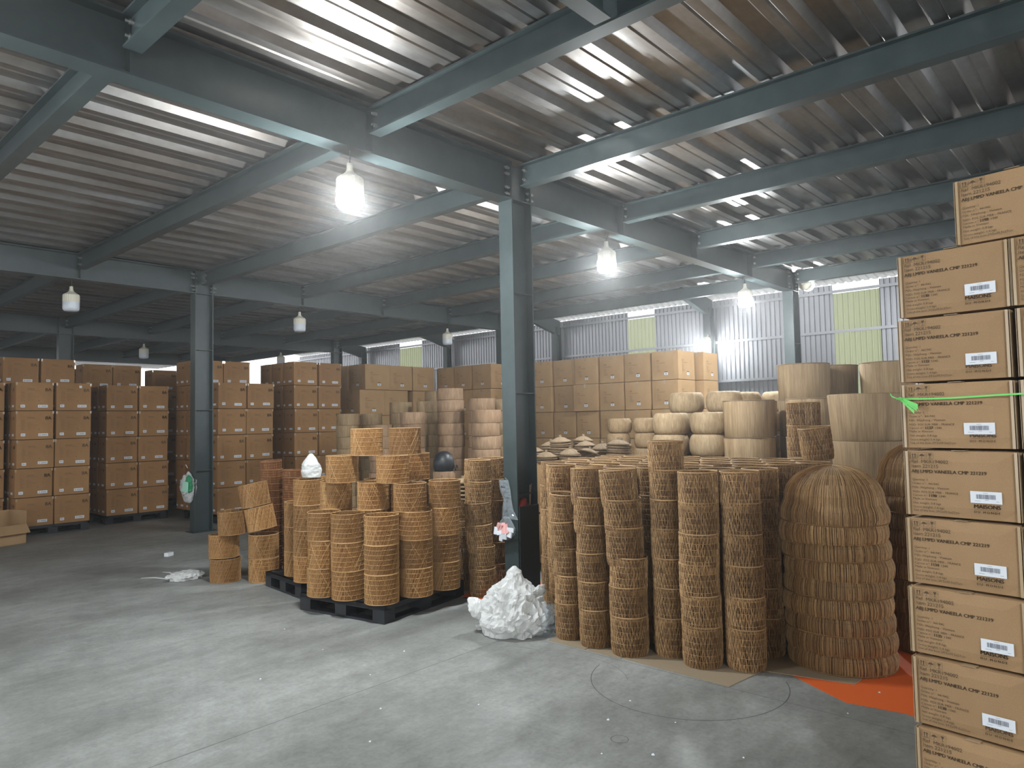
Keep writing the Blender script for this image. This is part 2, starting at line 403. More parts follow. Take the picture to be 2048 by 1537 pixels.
LAMPS = [(3.2,4.5,True,'glowing LED bulb lamp, nearest and largest, left of the front column'),
 (6.66,4.5,True,'glowing LED bulb lamp just right of the front column'),
 (10.34,4.5,True,'glowing LED bulb lamp hanging left of the far right column'),
 (-.25,4.5,True,'glowing LED bulb lamp on the same girder, out of view to the left'),
 (3.27,11.2,False,'unlit LED bulb lamp at far left, largest of the dark ones'),
 (6.87,11.2,False,'unlit LED bulb lamp hanging midway between the two big columns'),
 (10.44,11.2,False,'unlit LED bulb lamp just left of the front column, near the back wall'),
 (6.78,17.9,False,'small unlit LED bulb lamp above the second carton stack'),
 (10.39,17.9,False,'smallest unlit LED bulb lamp, above the carton stack right of the green bag')]
L0 = {}
for x, y, lit, lab in LAMPS:
    if lit not in L0:
        t = thing('led_bulb_lamp', lab, 'lamp', (x, y, 3.29), 0, 'bulb lamps under the girders'); lamp_parts(t, lit); L0[lit] = t
    else: dup(L0[lit], (x, y, 3.29), 0, lab)
dup(L0[True], (.4, -2.2, 3.29), 0, 'glowing LED bulb lamp behind the camera')
dup(L0[True], (12.80, 4.40, 3.92), 0, 'glowing LED bulb lamp fixed sideways just right of the far column', ry=-PI/2)
dup(L0[True], (18.41, 9.2, 3.62), 0, 'glowing LED bulb lamp fixed to the back wall column', ry=.4)

# ------------------------------------------------------------------ cartons
def text_mesh(items, place, m):
    """items: (string, x, y, size, bold, spacing); place maps (x, y) on the face to a point"""
    vs = []; fs = []
    for st, x, y, size, bold, sp in items:
        cu = bpy.data.curves.new('t', 'FONT'); cu.body = st; cu.size = size; cu.resolution_u = 2
        cu.space_character = sp
        o = bpy.data.objects.new('t', cu); me = o.to_mesh()
        for sh in ((-.028, 0, .028) if bold else (0,)):
            off = len(vs); vs += [place(v.co.x+x+sh*size, v.co.y+y) for v in me.vertices]
            fs += [tuple(off+i for i in p.vertices) for p in me.polygons]
        o.to_mesh_clear(); bpy.data.objects.remove(o); bpy.data.curves.remove(cu)
    me = bpy.data.meshes.new('printed_text'); me.from_pydata(vs, [], fs); me.materials.append(m); return me
def rects(rs, place, m, name):
    vs = []; fs = []
    for x0, x1, y0, y1 in rs:
        o = len(vs); vs += [place(x0,y0), place(x1,y0), place(x1,y1), place(x0,y1)]; fs.append((o,o+1,o+2,o+3))
    me = bpy.data.meshes.new(name); me.from_pydata(vs, [], fs); me.materials.append(m); return me
def carton_mesh(dx, dy, h, m, bulge=.004):
    """closed carton centred on the origin in plan, z 0..h, faces pillowed a little, flap seam on top"""
    b = MB(); K = 6; r = .006
    def P(i, j, k):
        u, v, w = i/K*2-1, j/K*2-1, k/K*2-1
        x, y, z = u*(dx/2-r*(abs(v) == 1 or abs(w) == 1)*(abs(u) == 1)), v*(dy/2-r*(abs(u) == 1 or abs(w) == 1)*(abs(v) == 1)), (w+1)/2*h
        if abs(u) == 1: x += u*bulge*(1-v*v)*(1-w*w)
        if abs(v) == 1: y += v*bulge*(1-u*u)*(1-w*w)
        if abs(w) == 1 and w > 0 and (abs(u) == 1 or abs(v) == 1): z -= r*.6
        if w < 0 and (abs(u) == 1 or abs(v) == 1) and abs(w) == 1: z += r*.6
        return (x, y, z)
    idx = {}
    def vid(i, j, k):
        if (i,j,k) not in idx: idx[(i,j,k)] = len(b.v); b.v.append(P(i,j,k)); b.c.append(.5)
        return idx[(i,j,k)]
    for a in range(K):
        for c in range(K):
            for f in (0, K):
                q = [(f,a,c),(f,a+1,c),(f,a+1,c+1),(f,a,c+1)]; q = q[::-1] if f == 0 else q
                b.f.append(tuple(vid(*p) for p in q))
                q = [(a,f,c),(a,f,c+1),(a+1,f,c+1),(a+1,f,c)]; q = q[::-1] if f == 0 else q
                b.f.append(tuple(vid(*p) for p in q))
                q = [(a,c,f),(a+1,c,f),(a+1,c+1,f),(a,c+1,f)]; q = q[::-1] if f == 0 else q
                b.f.append(tuple(vid(*p) for p in q))
    return b.mesh('carton_body', m)
# --- printed cartons at the right edge (front face looks along -X)
NW, NH = .395, .272
near_body = carton_mesh(NW, NW, NH-.003, M_card, .003)
fx = -NW/2 - .0045
pl_near = lambda x, y: (fx, NW/2-x, NH-y) if False else (fx, NW/2-x, y)
def near_text(num):
    T = lambda s, x, yt, size, bold=False, sp=1.0: (s, x, NH-yt, size, bold, sp)
    return [T('Ref  MKR194002', .023, .0560, .0200), T('Item 221215', .023, .0745, .0200), T('ABJ LMPD VANEELA CMP 221219', .023, .0955, .0188, True, 1.0),
            T('Quantity: 1', .024, .127, .0125, False, 1.05), T('Order n°:  441942', .024, .143, .0125, False, 1.05), T('POL: Haiphong - Vietnam', .024, .159, .0125, False, 1.05),
            T('POD: FOS SUR MER - FRANCE', .024, .177, .0122, False, 1.05), T('Carton n°:', .024, .191, .0125, False, 1.05), T('/ 1340', .112, .191, .0125, False, 1.05),
            T(num, .083, .192, .0165, True, .9), T('Made in Vietnam', .024, .205, .0125, False, 1.05), T('Net weight: 0.8 kgs', .024, .222, .0125, False, 1.05),
            T('Gross weight: 1.4 kgs', .024, .238, .0125, False, 1.05), T('Size of the box: 39.5x39.5x27cm', .024, .252, .0125, False, 1.02)]
logo_items = [('MAISONS', .243, NH-.2245, .0215, True, 1.0), ('DU MONDE', .243, NH-.243, .0120, True, 1.55)]
pic = []
for k in range(3):
    x0 = .022+k*.030; y1 = NH-.012; y0 = y1-.027; w = .026
    pic += [(x0,x0+w,y1-.0007,y1),(x0,x0+w,y0,y0+.0007),(x0,x0+.0007,y0,y1),(x0+w-.0007,x0+w,y0,y1)]
    if k == 0:
        for a in (.007, .016): pic += [(x0+a,x0+a+.003,y0+.006,y1-.008),(x0+a-.002,x0+a+.005,y1-.010,y1-.008),(x0+a-.0007,x0+a+.0037,y1-.008,y1-.006)]
        pic += [(x0+.004,x0+.022,y0+.003,y0+.0045)]
    if k == 1:
        for q in range(6): pic.append((x0+.003+q*.0012, x0+w-.003-q*.0012, y0+.012+q*.0014, y0+.0134+q*.0014))
        pic += [(x0+.0124,x0+.0136,y0+.004,y0+.013),(x0+.009,x0+.0136,y0+.0035,y0+.0048)]
    if k == 2:
        for q in range(6): pic.append((x0+.007+q*.0009, x0+w-.007-q*.0009, y1-.006-q*.002, y1-.004-q*.002))
        pic += [(x0+.0122,x0+.0138,y0+.005,y0+.012),(x0+.009,x0+.017,y0+.0035,y0+.005)]
pic.append((.244,.327,NH-.2295,NH-.2285))
pic_me = rects(pic, lambda x, y: pl_near(x, y), M_ink, 'handling_symbols')
logo_me = text_mesh(logo_items, pl_near, M_ink)
lab_me = rects([(.236,.342,NH-.2095,NH-.164)], lambda x, y: (fx-.0008, NW/2-x, y), M_label, 'shipping_label')
bars = []; xx = .256
rb = random.Random(3)
while xx < .322: w = rb.choice((.0008,.0012,.0018)); bars.append((xx, xx+w, NH-.193, NH-.1755)); xx += w+rb.choice((.0007,.001,.0014))
bars += [(.280,.296,NH-.1705,NH-.1695),(.250,.270,NH-.2015,NH-.2005),(.322,.332,NH-.2015,NH-.2005),(.285,.298,NH-.1972,NH-.1962)]
bar_me = rects(bars, lambda x, y: (fx-.0012, NW/2-x, y), M_barcode, 'barcode')
def tape_near():
    b = MB(); e = .0012
    for s in (-1, 1):   # strips wrapping the top edge of the left and right sides
        b.box(-NW/2-.0035, -NW/2+.045, s*(NW/2+.0035)-.0006, s*(NW/2+.0035)+.0006, .004, NH-.008)
        b.box(-NW/2-.0015-e, -NW/2-.0015, s*(NW/2-.006)-.005, s*(NW/2-.006)+.005, .004, NH-.008)
    b.box(-NW/2-.001, NW/2, -.024, .024, NH-.004, NH-.0022)
    return b.mesh('tape', M_tape)
tape_me = tape_near()
nums = ['1139','1141','1138','1136','1135','1115','1134','1133','1198','1140','1137','1142','1132','1131','1130','1129','1128','1127']
def near_carton(x, y, z, rz, num, label, group='printed cartons at the right edge'):
    t = thing('printed_carton', label, 'carton', (x, y, z), rz, group)
    ob('body', near_body, t); tx = ob('printed_text', text_mesh(near_text(num), pl_near, M_ink), t)
    ob('handling_symbols', pic_me, t); ob('logo', logo_me, t); l = ob('shipping_label', lab_me, t)
    l.location = (0, random.uniform(-.012,.012), random.uniform(-.004,.006))
    l.rotation_euler = (0,0,0); ob('barcode', bar_me, l); ob('tape', tape_me, t)
    return t
ang = math.radians(-7)
def near_pos(col, row, k, dy=0):
    # position of the centre of carton k (0 lowest) in column col (0 left), depth row
    z = .13 + .274*k; cx = 3.298 + .0656*(z+.13-1.2); cy = .777 + .0101*(z-1.2)
    u = Vector((-math.sin(-ang), -math.cos(ang), 0)); v = Vector((math.cos(ang), math.sin(ang), 0))
    p = Vector((cx, cy, z)) + u*(NW/2+.001+(NW+.022)*col+dy) + v*(NW/2+(NW+.01)*row)
    return p
u_ang = ang
jr = random.Random(11)
for k in range(8):
    for c in range(2):
        p = near_pos(c, 0, k)
        side = 'left column of the stack at the right edge' if c == 0 else 'column cut off by the right photo edge'
        lb = 'brown printed carton, %s in the %s' % ('topmost' if k == 7 else ORD[k], side)
        near_carton(p.x+jr.uniform(-.004,.004), p.y+jr.uniform(-.006,.006), p.z, u_ang+jr.uniform(-.012,.012), nums[(k*2+c) % 18], lb)
p = near_pos(0, 0, 8, .235); near_carton(p.x, p.y, p.z, u_ang-.02, '1198', 'brown printed carton on its own at the very top of the right-hand stack')
for k in range(8):
    for c in range(2):
        p = near_pos(c, 1, k)
        t = thing('printed_carton', 'brown carton hidden behind the printed cartons at the right edge', 'carton', p, u_ang, 'cartons behind the printed ones'); ob('body', near_body, t)
# pallet under them
def pallet(name, label, loc, rz, L, Wd, h, m, group=None):
    t = thing(name, label, 'pallet', loc, rz, group)
    b = MB()
    n = 9
    for i in range(n):
        y0 = i*Wd/n; b.box(0, L, y0+.004, y0+Wd/n-.006, h-.022, h)
    for x in (0, L/2-.02, L-.04): b.box(x, x+.04, 0, Wd, h-.034, h-.022)
    b.box(0, L, 0, .03, h-.04, h); b.box(0, L, Wd-.03, Wd, h-.04, h); b.box(0, .03, 0, Wd, h-.04, h); b.box(L-.03, L, 0, Wd, h-.04, h)
    ob('top_deck', b.mesh('top_deck', m), t)
    for fx_ in (0, .5, 1):
        for fy in (0, .5, 1):
            b = MB(); w = .13; x0 = fx_*(L-w); y0 = fy*(Wd-w); b.box(x0, x0+w, y0, y0+w, .02, h-.036); ob('block', b.mesh('block', m), t)
    for fy in (0, .5, 1):
        b = MB(); y0 = fy*(Wd-.10); b.box(0, L, y0, y0+.10, 0, .02); ob('runner', b.mesh('runner', m), t)
    b = MB(); b.box(0, .10, .1, Wd-.1, 0, .02); b.box(L-.10, L, .1, Wd-.1, 0, .02); ob('cross_runner', b.mesh('cross_runner', m), t)
    return t
p0 = near_pos(0, 0, 0)
pallet('black_pallet', 'black plastic pallet under the printed cartons at the right edge', (3.235, -.10, 0), u_ang, .85, .86, .13, M_black)
# green strap round the cartons
g = thing('packing_strap', 'bright green plastic strap tied round the printed cartons', 'strap', (0,0,0))
b = MB(); zz = 1.65+.075; ux, uy = -math.sin(-ang), -math.cos(ang)
c0 = near_pos(0,0,5); fxn = Vector((-math.cos(ang), -math.sin(ang), 0)); uu = Vector((-math.sin(-ang), -math.cos(ang), 0))
def sp(u, z, out=.0): q = c0 + fxn*(NW/2+.008+out) + uu*(u-NW/2); return Vector((q.x, q.y, z))
for i in range(24):
    a = sp(-.02+i*.04, 1.708-.004*math.sin(i*.4), .003); c = sp(-.02+(i+1)*.04, 1.708-.004*math.sin((i+1)*.4), .003)
    w = Vector((0,0,.0035)); b.add([a-w, c-w, c+w, a+w, a-w+fxn*.002, c-w+fxn*.002, c+w+fxn*.002, a+w+fxn*.002], [(0,1,2,3),(4,7,6,5),(0,4,5,1),(3,2,6,7)])
ob('band', b.mesh('band', M_strap), g)
b = MB()
for j, (du, dz, w0) in enumerate(((.075,-.035,.010),(.06,-.055,.009),(.07,-.045,.007),(-.03,.022,.004))):
    pts = [sp(-.005+du*s, 1.708+dz*s*s*.6+dz*s*.4, .012+.03*math.sin(s*2.6)) for s in (0,.3,.6,1)]
    for q in range(3):
        a, c = pts[q], pts[q+1]; wa = Vector((0,0,w0*(.3+.25*q))); wc = Vector((0,0,w0*(.3+.25*(q+1))))
        b.add([a-wa, c-wc, c+wc, a+wa, a-wa+fxn*.0015, c-wc+fxn*.0015, c+wc+fxn*.0015, a+wa+fxn*.0015], [(0,1,2,3),(4,7,6,5),(0,4,5,1),(3,2,6,7)])
ob('frayed_tail', b.mesh('frayed_tail', M_strap), g)
b = MB(); b.lathe([(0,.008),(.008,.004),(.009,0),(.007,-.005),(0,-.009)], 8); k_ = ob('knot', b.mesh('knot', M_strap), g); k_.location = sp(-.004, 1.708, .009)

# --- cartons marked 8A
AW, AD, AH = .512, .40, .45
a_body = carton_mesh(AW, AD, AH-.004, M_card3, .003)
plF = lambda x, y: (x-AW/2, -AD/2-.0045, y); plS = lambda x, y: (-AW/2-.0045, AD/2-x, y)
def a_items(w): 
    return [('8A', w*.765, AH*.68, .075 if w > .45 else .07, True, 1.0)]
def faint(w, seed):
    r_ = random.Random(seed); R = []
    R.append((w*.30, w*.50, AH*.735, AH*.752)); R.append((w*.31, w*.48, AH*.765, AH*.775))
    R.append((w*.28, w*.62, AH*.700, AH*.706))
    for i in range(9): R.append((w*.14, w*(.14+r_.uniform(.05,.11)), AH*(.66-i*.04), AH*(.668-i*.04)))
    for i in range(8): R.append((w*.30, w*(.30+r_.uniform(.06,.12)), AH*(.58-i*.035), AH*(.586-i*.035)))
    R.append((w*.38, w*.60, AH*.50, AH*.506)); R.append((w*.59, w*.62, AH*.33, AH*.36)); R.append((w*.74, w*.742, AH*.3, AH*.6))
    return R
a_txtF = text_mesh(a_items(AW), plF, M_ink); a_txtS = text_mesh([('8A', AD*.66, AH*.68, .07, True, 1.0)], plS, M_ink)
a_fF = rects(faint(AW, 5), plF, M_ink2, 'faint_print'); a_fS = rects(faint(AD, 6), plS, M_ink2, 'faint_print')
plF2 = lambda x, y: (x-AW/2, -AD/2-.0055, y); plS2 = lambda x, y: (-AW/2-.0055, AD/2-x, y)
a_l1 = rects([(AW*.13,AW*.245,AH*.12,AH*.215)], plF2, M_label, 'small_label'); a_l2 = rects([(AW*.57,AW*.83,AH*.12,AH*.215)], plF2, M_label, 'barcode_label')
plF3 = lambda x, y: (x-AW/2, -AD/2-.0062, y)
a_b2 = rects([(AW*(.60+i*.012), AW*(.606+i*.012), AH*.145, AH*.19) for i in range(3)]+[(AW*(.66+i*.011), AW*(.666+i*.011), AH*.15, AH*.185) for i in range(13)], plF3, M_barcode, 'barcode')
a_b1 = rects([(AW*.155, AW*.175, AH*.15, AH*.19),(AW*.19, AW*.225, AH*.155, AH*.175)], plF3, M_barcode, 'barcode')
a_ls = rects([(AD*.10,AD*.24,AH*.12,AH*.20),(AD*.55,AD*.82,AH*.12,AH*.20)], plS2, M_label, 'side_labels')
b = MB(); b.box(-AW/2-.001, AW/2+.001, -.022, .022, AH-.006, AH-.0035)
for sx in (-1,1): b.box(sx*(AW/2-.012)-.012, sx*(AW/2-.012)+.012, -AD/2-.0048, -AD/2-.0015, AH-.05, AH-.008)
a_tape = b.mesh('tape', M_tape)
A0 = None
def a_carton(x, y, z, rz, label, group, skip=()):
    global A0
    if A0 is None:
        t = thing('marked_carton', label, 'carton', (x,y,z), rz, group)
        ob('body', a_body, t); ob('carton_mark', a_txtF, t); ob('side_mark', a_txtS, t); ob('faint_print', a_fF, t); ob('side_print', a_fS, t)
        l1 = ob('small_label', a_l1, t); ob('barcode', a_b1, l1); l2 = ob('barcode_label', a_l2, t); ob('barcode', a_b2, l2); ob('side_labels', a_ls, t); ob('tape', a_tape, t)
        A0 = t; return t
    t = dup(A0, (x,y,z), rz, label, group)
    for ch in t.children:
        if ch.name.startswith(('small_label','barcode_label')): ch.location = (jr.uniform(-.015,.015), 0, jr.uniform(-.008,.008))
    return t
def a_stack(name, x0, y0, cols, rows, levs, pal=True, group=None, extra=None):
    """x0,y0 = front left corner; levs[row] = number of levels in that row"""
    g = '8A cartons in the '+name
    for c in range(cols):
        for r_ in range(rows):
            for k in range(levs[r_]):
                dx = jr.uniform(-.012,.012); hidden = r_ > 0 and not (k >= levs[0]) and c > 0
                lv = 'topmost' if k == levs[r_]-1 else ORD[k] if k else 'lowest'
                cn = ['left','right','third'][c]
                if r_ == 0: lb = '8A carton, %s, front %s column, %s' % (lv, cn, name)
                elif hidden: lb = '8A carton buried inside the '+name
                else: lb = '8A carton, %s, %s row back, %s side, %s' % (lv, ['','second','third','fourth','fifth'][r_], cn, name)
                x = x0+AW/2+c*(AW+.016)+dx; y = y0+AD/2+r_*(AD+.02)+jr.uniform(-.012,.012)
                a_carton(x, y, .145+k*AH, jr.uniform(-.008,.008), lb, g)
    pallet('pallet', 'dark pallet under the '+name, (x0, y0+.03, 0), 0, cols*(AW+.016)-.01, max(1,min(rows,3))*(AD+.02)-.02, .142, M_black, 'pallets under the cartons')
a_stack('leftmost full stack', 3.07, 13.02, 2, 4, [5,5,6,6])
a_stack('second stack from left', 4.46, 13.36, 2, 4, [5,5,5,6])
a_stack('stack right of green bag', 5.68, 11.83, 2, 4, [5,5,6,6])
a_stack('tallest 8A stack', 7.24, 12.0, 2, 3, [6,6,6])
a_stack('stack at left photo edge', 1.95, 13.3, 2, 3, [5,5,6])
a_stack('far stack over first gap', 4.3, 15.9, 3, 1, [6])
a_stack('far stack over dark gap', 6.0, 15.4, 2, 1, [6])
b = MB(); b.box(-.02,.02,-.0006,.0006,-.02,.02); o = ob('white_square_sticker', b.mesh('sticker', M_label)); o.location = (3.95, 13.005, 2.33)
tag(o, 'small bright white square sticker on a top 8A carton of the leftmost stack', 'sticker')
# --- plain big cartons
BX, BY, BH = .66, .57, .552
b_body = carton_mesh(BX, BY, BH-.004, M_card2, .005)
def b_print(w, pl, pl2, pl3):
    r_ = random.Random(4); R = [(w*.20,w*.30,BH*.66,BH*.675),(w*.20,w*.29,BH*.63,BH*.638),(w*.20,w*.52,BH*.575,BH*.585)]
    for i in range(9): R.append((w*.20, w*(.20+r_.uniform(.08,.17)), BH*(.50-i*.028), BH*(.506-i*.028)))
    R.append((w*.49, w*.61, BH*.265, BH*.29)); R.append((w*.50, w*.60, BH*.245, BH*.255))
    return rects(R, pl, M_ink2, 'faint_print'), rects([(w*.48,w*.62,BH*.16,BH*.245)], pl2, M_label, 'white_label'), rects([(w*.52,w*.58,BH*.19,BH*.215)], pl3, M_barcode, 'barcode')
q = lambda e: (lambda x, y: (x-BX/2, -BY/2-.006-e, y)); s_ = lambda e: (lambda x, y: (-BX/2-.006-e, BY/2-x, y))
bf = b_print(BX, q(0), q(.001), q(.002)); bs = b_print(BY, s_(0), s_(.001), s_(.002))
b = MB(); b.box(-BX/2-.002, BX/2+.002, -.025, .025, BH-.006, BH-.0035); b.box(-BX/2-.0022, -BX/2-.001, -.025, .025, BH-.08, BH-.004); b_tape = b.mesh('tape', M_tape)
B0 = None
def b_carton(x, y, z, rz, label, group, flip=False):
    global B0
    if B0 is None:
        t = thing('plain_carton', label, 'carton', (x,y,z), rz, group); ob('body', b_body, t); ob('tape', b_tape, t)
        ob('faint_print', bf[0], t); l = ob('white_label', bf[1], t); ob('barcode', bf[2], l); ob('side_print', bs[0], t); l = ob('side_label', bs[1], t); ob('barcode', bs[2], l)
        B0 = t; return t
    return dup(B0, (x,y,z), rz, label, group)
# right group: faces look along -X (x = 11.93), running away from y 6.55
for j in range(10):
    n = 5
    for k in range(n):
        if j == 3 and k == 3: continue
        w = jr.uniform(-.03,.03)
        lb = 'big plain carton, %s, %s pile from the right end of the carton wall' % (level(k,n), ['first','second','third','fourth','fifth','sixth','seventh','eighth','ninth','tenth'][j])
        b_carton((11.93 if j < 7 else 11.30)+BX/2+jr.uniform(-.03,.03), 6.55+BY/2+j*(BY+.03)+w*.3, .15+k*BH, jr.uniform(-.02,.02), lb, 'big plain cartons at the back')
b_carton(11.93+BX/2-.10, 6.55+BY/2+3*(BY+.03), .15+3*BH, .06, 'big plain carton jutting out upside down near the middle of the back wall of cartons', 'big plain cartons at the back')
for k in range(5): b_carton(13.05, 6.72, .15+k*BH, 0.03, 'big plain carton, %s, peeping out behind the right end of the carton wall' % level(k,5), 'big plain cartons at the back')
pallet('pallet', 'pallet under the right part of the back wall of cartons', (11.9, 6.5, 0), 0, .75, 2.4, .148, M_black, 'pallets under the cartons')
pallet('pallet', 'pallet under the nearer-left end of the carton wall beside the column', (11.27, 10.76, 0), 0, .70, 1.80, .148, M_black, 'pallets under the cartons')
pallet('pallet', 'pallet under the odd pile behind the right end of the carton wall', (12.72, 6.42, 0), 0, .70, .6, .148, M_black, 'pallets under the cartons')
pallet('pallet', 'pallet under the left part of the back wall of cartons', (11.9, 8.95, 0), 0, .75, 1.75, .148, M_black, 'pallets under the cartons')
# left group: faces look along -Y (y = 12.35)
for i in range(3):
    for k in range(5):
        lb = 'big plain carton, %s, %s pile right of the tallest 8A stack' % (level(k,5), ['first','second','third'][i])
        b_carton(9.12+BX/2+i*(BX+.02)-(.14 if k == 3 and i < 2 else 0), 12.35+BY/2+jr.uniform(-.02,.02)+.03*i, .15+k*BH, jr.uniform(-.01,.01), lb, 'big plain cartons at the back')
for i in range(1):
    for k in range(5): b_carton(9.12+BX/2, 12.35+BY*1.5+.05, .15+k*BH, 0, 'big plain carton, %s, hidden pile beside the tallest 8A stack' % level(k,5), 'big plain cartons at the back')
pallet('pallet', 'pallet under the plain cartons right of the tallest 8A stack', (9.1, 12.3, 0), 0, 2.0, 1.2, .148, M_black, 'pallets under the cartons')
# low cartons that carry the pile of conical lids
for i in range(2):
    for j in range(3):
        for k in range(2):
            b_carton(6.55+i*.68, 4.42+j*.58, .04+k*BH*1.02, 0, 'plain carton, %s, hidden under the heap of conical lids' % ('upper' if k else 'lower'), 'cartons under the lids')
# open carton at the left photo edge
t = thing('open_carton', 'open brown carton on the floor at the left photo edge', 'carton', (2.72, 12.42, 0), .30)
b = MB(); w, d, h = .56, .42, .28
for x0,x1,y0,y1 in ((-w/2,w/2,-d/2,-d/2+.006),(-w/2,w/2,d/2-.006,d/2),(-w/2,-w/2+.006,-d/2,d/2),(w/2-.006,w/2,-d/2,d/2)): b.box(x0,x1,y0,y1,0,h)
b.box(-w/2,w/2,-d/2,d/2,0,.006); ob('body', b.mesh('body', M_card), t)
for (px, py, sx, sy, tilt) in ((w/2-.003,0,.005,d,0),(0,d/2-.003,w,.005,0)):
    b = MB(); b.box(px-sx/2,px+sx/2,py-sy/2,py+sy/2,h,h+.19); ob('flap', b.mesh('flap', M_card), t)
b = MB(); b.add([(-w/2,-d/2,h),(w/2,-d/2,h),(w/2,-d/2-.10,h-.12),(-w/2,-d/2-.10,h-.12),(-w/2,-d/2+.005,h),(w/2,-d/2+.005,h),(w/2,-d/2-.095,h-.116),(-w/2,-d/2-.095,h-.116)], [(0,1,2,3),(7,6,5,4),(0,4,5,1),(2,6,7,3)]); ob('flap', b.mesh('flap', M_card), t)

# ------------------------------------------------------------------ woven goods
# drum shade: slanted cane strands over a loose inner layer, hoops and rims
DR, DH = .143, .245
def drum_weave(seed):
    r_ = random.Random(seed); b = MB()
    def strand(th, sl, r, w, col):
        n = 5; b.tube([((r+r_.uniform(-.0008,.0008))*math.cos(th+sl*k/n), (r)*math.sin(th+sl*k/n), .004+(DH-.008)*k/n) for k in range(n+1)], w, 3, False, col, False)
    th = 0
    while th < 2*PI:
        c = r_.random(); strand(th, .62+r_.uniform(-.05,.05), DR, r_.uniform(.0013,.0021), .25+.6*c); th += r_.choice((.018,.020,.024,.045))
    th = 0
    while th < 2*PI:
        strand(th, r_.choice((-.35,.1,.25,.7))+r_.uniform(-.1,.1), DR-.004, r_.uniform(.0018,.0028), r_.uniform(.1,.6)); th += .034
    for k in range(26): strand(r_.uniform(0,6.28), r_.uniform(-1.1,1.1), DR+.0015, .0015, r_.uniform(.6,1))
    for z in (.045,.085,.125,.165,.205): b.ring(DR+.0012, z, .0019, 36, 3, .85, .0006)
    return b.mesh('drum_weave', M_honey)
def rim(r, z, t, m=M_honey, n=40): b = MB(); b.ring(r, z, t, n, 5, .8); return b.mesh('rim', m)
dw = [drum_weave(s) for s in (1,2,3)]; rim_top, rim_bot = rim(DR, DH-.003, .0034), rim(DR, .004, .0028)
dcount = 0
def drum(x, y, z, label, tilt=(0,0), s=1.0, group='honey cane drum shades', rz=None):
    global dcount
    t = thing('drum_shade', label, 'lampshade', (x,y,z), 0, group); t.rotation_euler = (tilt[0], tilt[1], jr.uniform(0,6) if rz is None else rz); t.scale = (s,s,1)
    ob('weave', dw[dcount % 3], t); ob('rim', rim_top, t); ob('rim', rim_bot, t); dcount += 1
    return t
pallet('black_pallet', 'black plastic pallet under the pyramid of cane drum shades', (3.68, 4.75, 0), .17, 1.10, 1.0, .148, M_black)
pallet('black_pallet', 'black plastic pallet behind the first one, with white scuffs', (3.72, 6.06, 0), -.10, 1.05, .80, .148, M_black)
PH = .241
DP = [(3.765,4.888,3,'at the front corner'),(4.113,4.851,3,'right of the front corner'),(4.439,4.857,3,'at the pallet right end'),
      (3.677,5.238,3,'first left of the corner'),(3.608,5.503,3,'second left of the corner'),(3.852,5.677,4,'in the middle row, left'),
      (3.994,5.304,4,'in the middle row, centre'),(4.286,5.227,4,'in the middle row, right'),(4.244,5.542,4,'in the hidden back row')]
for x, y, n, d in DP:
    for k in range(n):
        drum(x+jr.uniform(-.006,.006), y+jr.uniform(-.006,.006), .15+k*PH, 'honey cane drum shade, %s, stack %s' % (level(k,n), d))
for x, y, tier, d in ((4.089,4.897,3,'fourth tier, above the stack right of the front corner'),(4.453,4.845,3,'fourth tier, above the stack at the pallet right end'),
      (3.832,5.545,4,'left one of the fifth tier, with a strip of clear tape'),(4.049,5.085,4,'middle one of the fifth tier'),(4.403,5.208,4,'right one of the fifth tier, half hidden'),
      (3.965,5.351,5,'pale, left one of the two on the very top'),(4.199,5.092,5,'pale, right one of the two on the very top')):
    drum(x, y, .15+tier*PH, 'honey cane drum shade, '+d)
for (x, y, n, d) in ((3.84,6.12,4,'standing left on the rear pallet'),(3.93,6.44,3,'farthest left on the rear pallet'),(4.15,6.20,4,'hidden on the rear pallet')):
    for k in range(n): drum(x, y, .15+k*PH, 'honey cane drum shade, %s, stack %s' % (level(k,n), d), s=.97)
# five shades on the floor at the left
drum(3.66, 7.44, 0, 'cane drum shade on the floor, bottom of the left floor stack', s=1.07)
drum(3.66, 7.47, .248, 'cane drum shade in the middle of the left floor stack', tilt=(.03,.0), s=1.07)
drum(3.70, 7.36, .50, 'cane drum shade on top of the left floor stack', s=1.0, tilt=(0,.04))
drum(3.93, 7.13, 0, 'cane drum shade on the floor, bottom of the leaning stack', s=1.06)
drum(3.93, 7.13, .248, 'cane drum shade, second in the leaning stack', s=1.06)
drum(3.93, 7.15, .535, 'tilted cane drum shade, third in the leaning stack', tilt=(-.16,-.13), s=1.04, rz=0)
drum(3.885, 7.195, .785, 'tilted cane drum shade on top of the leaning stack', tilt=(-.16,-.13), s=1.04, rz=0)
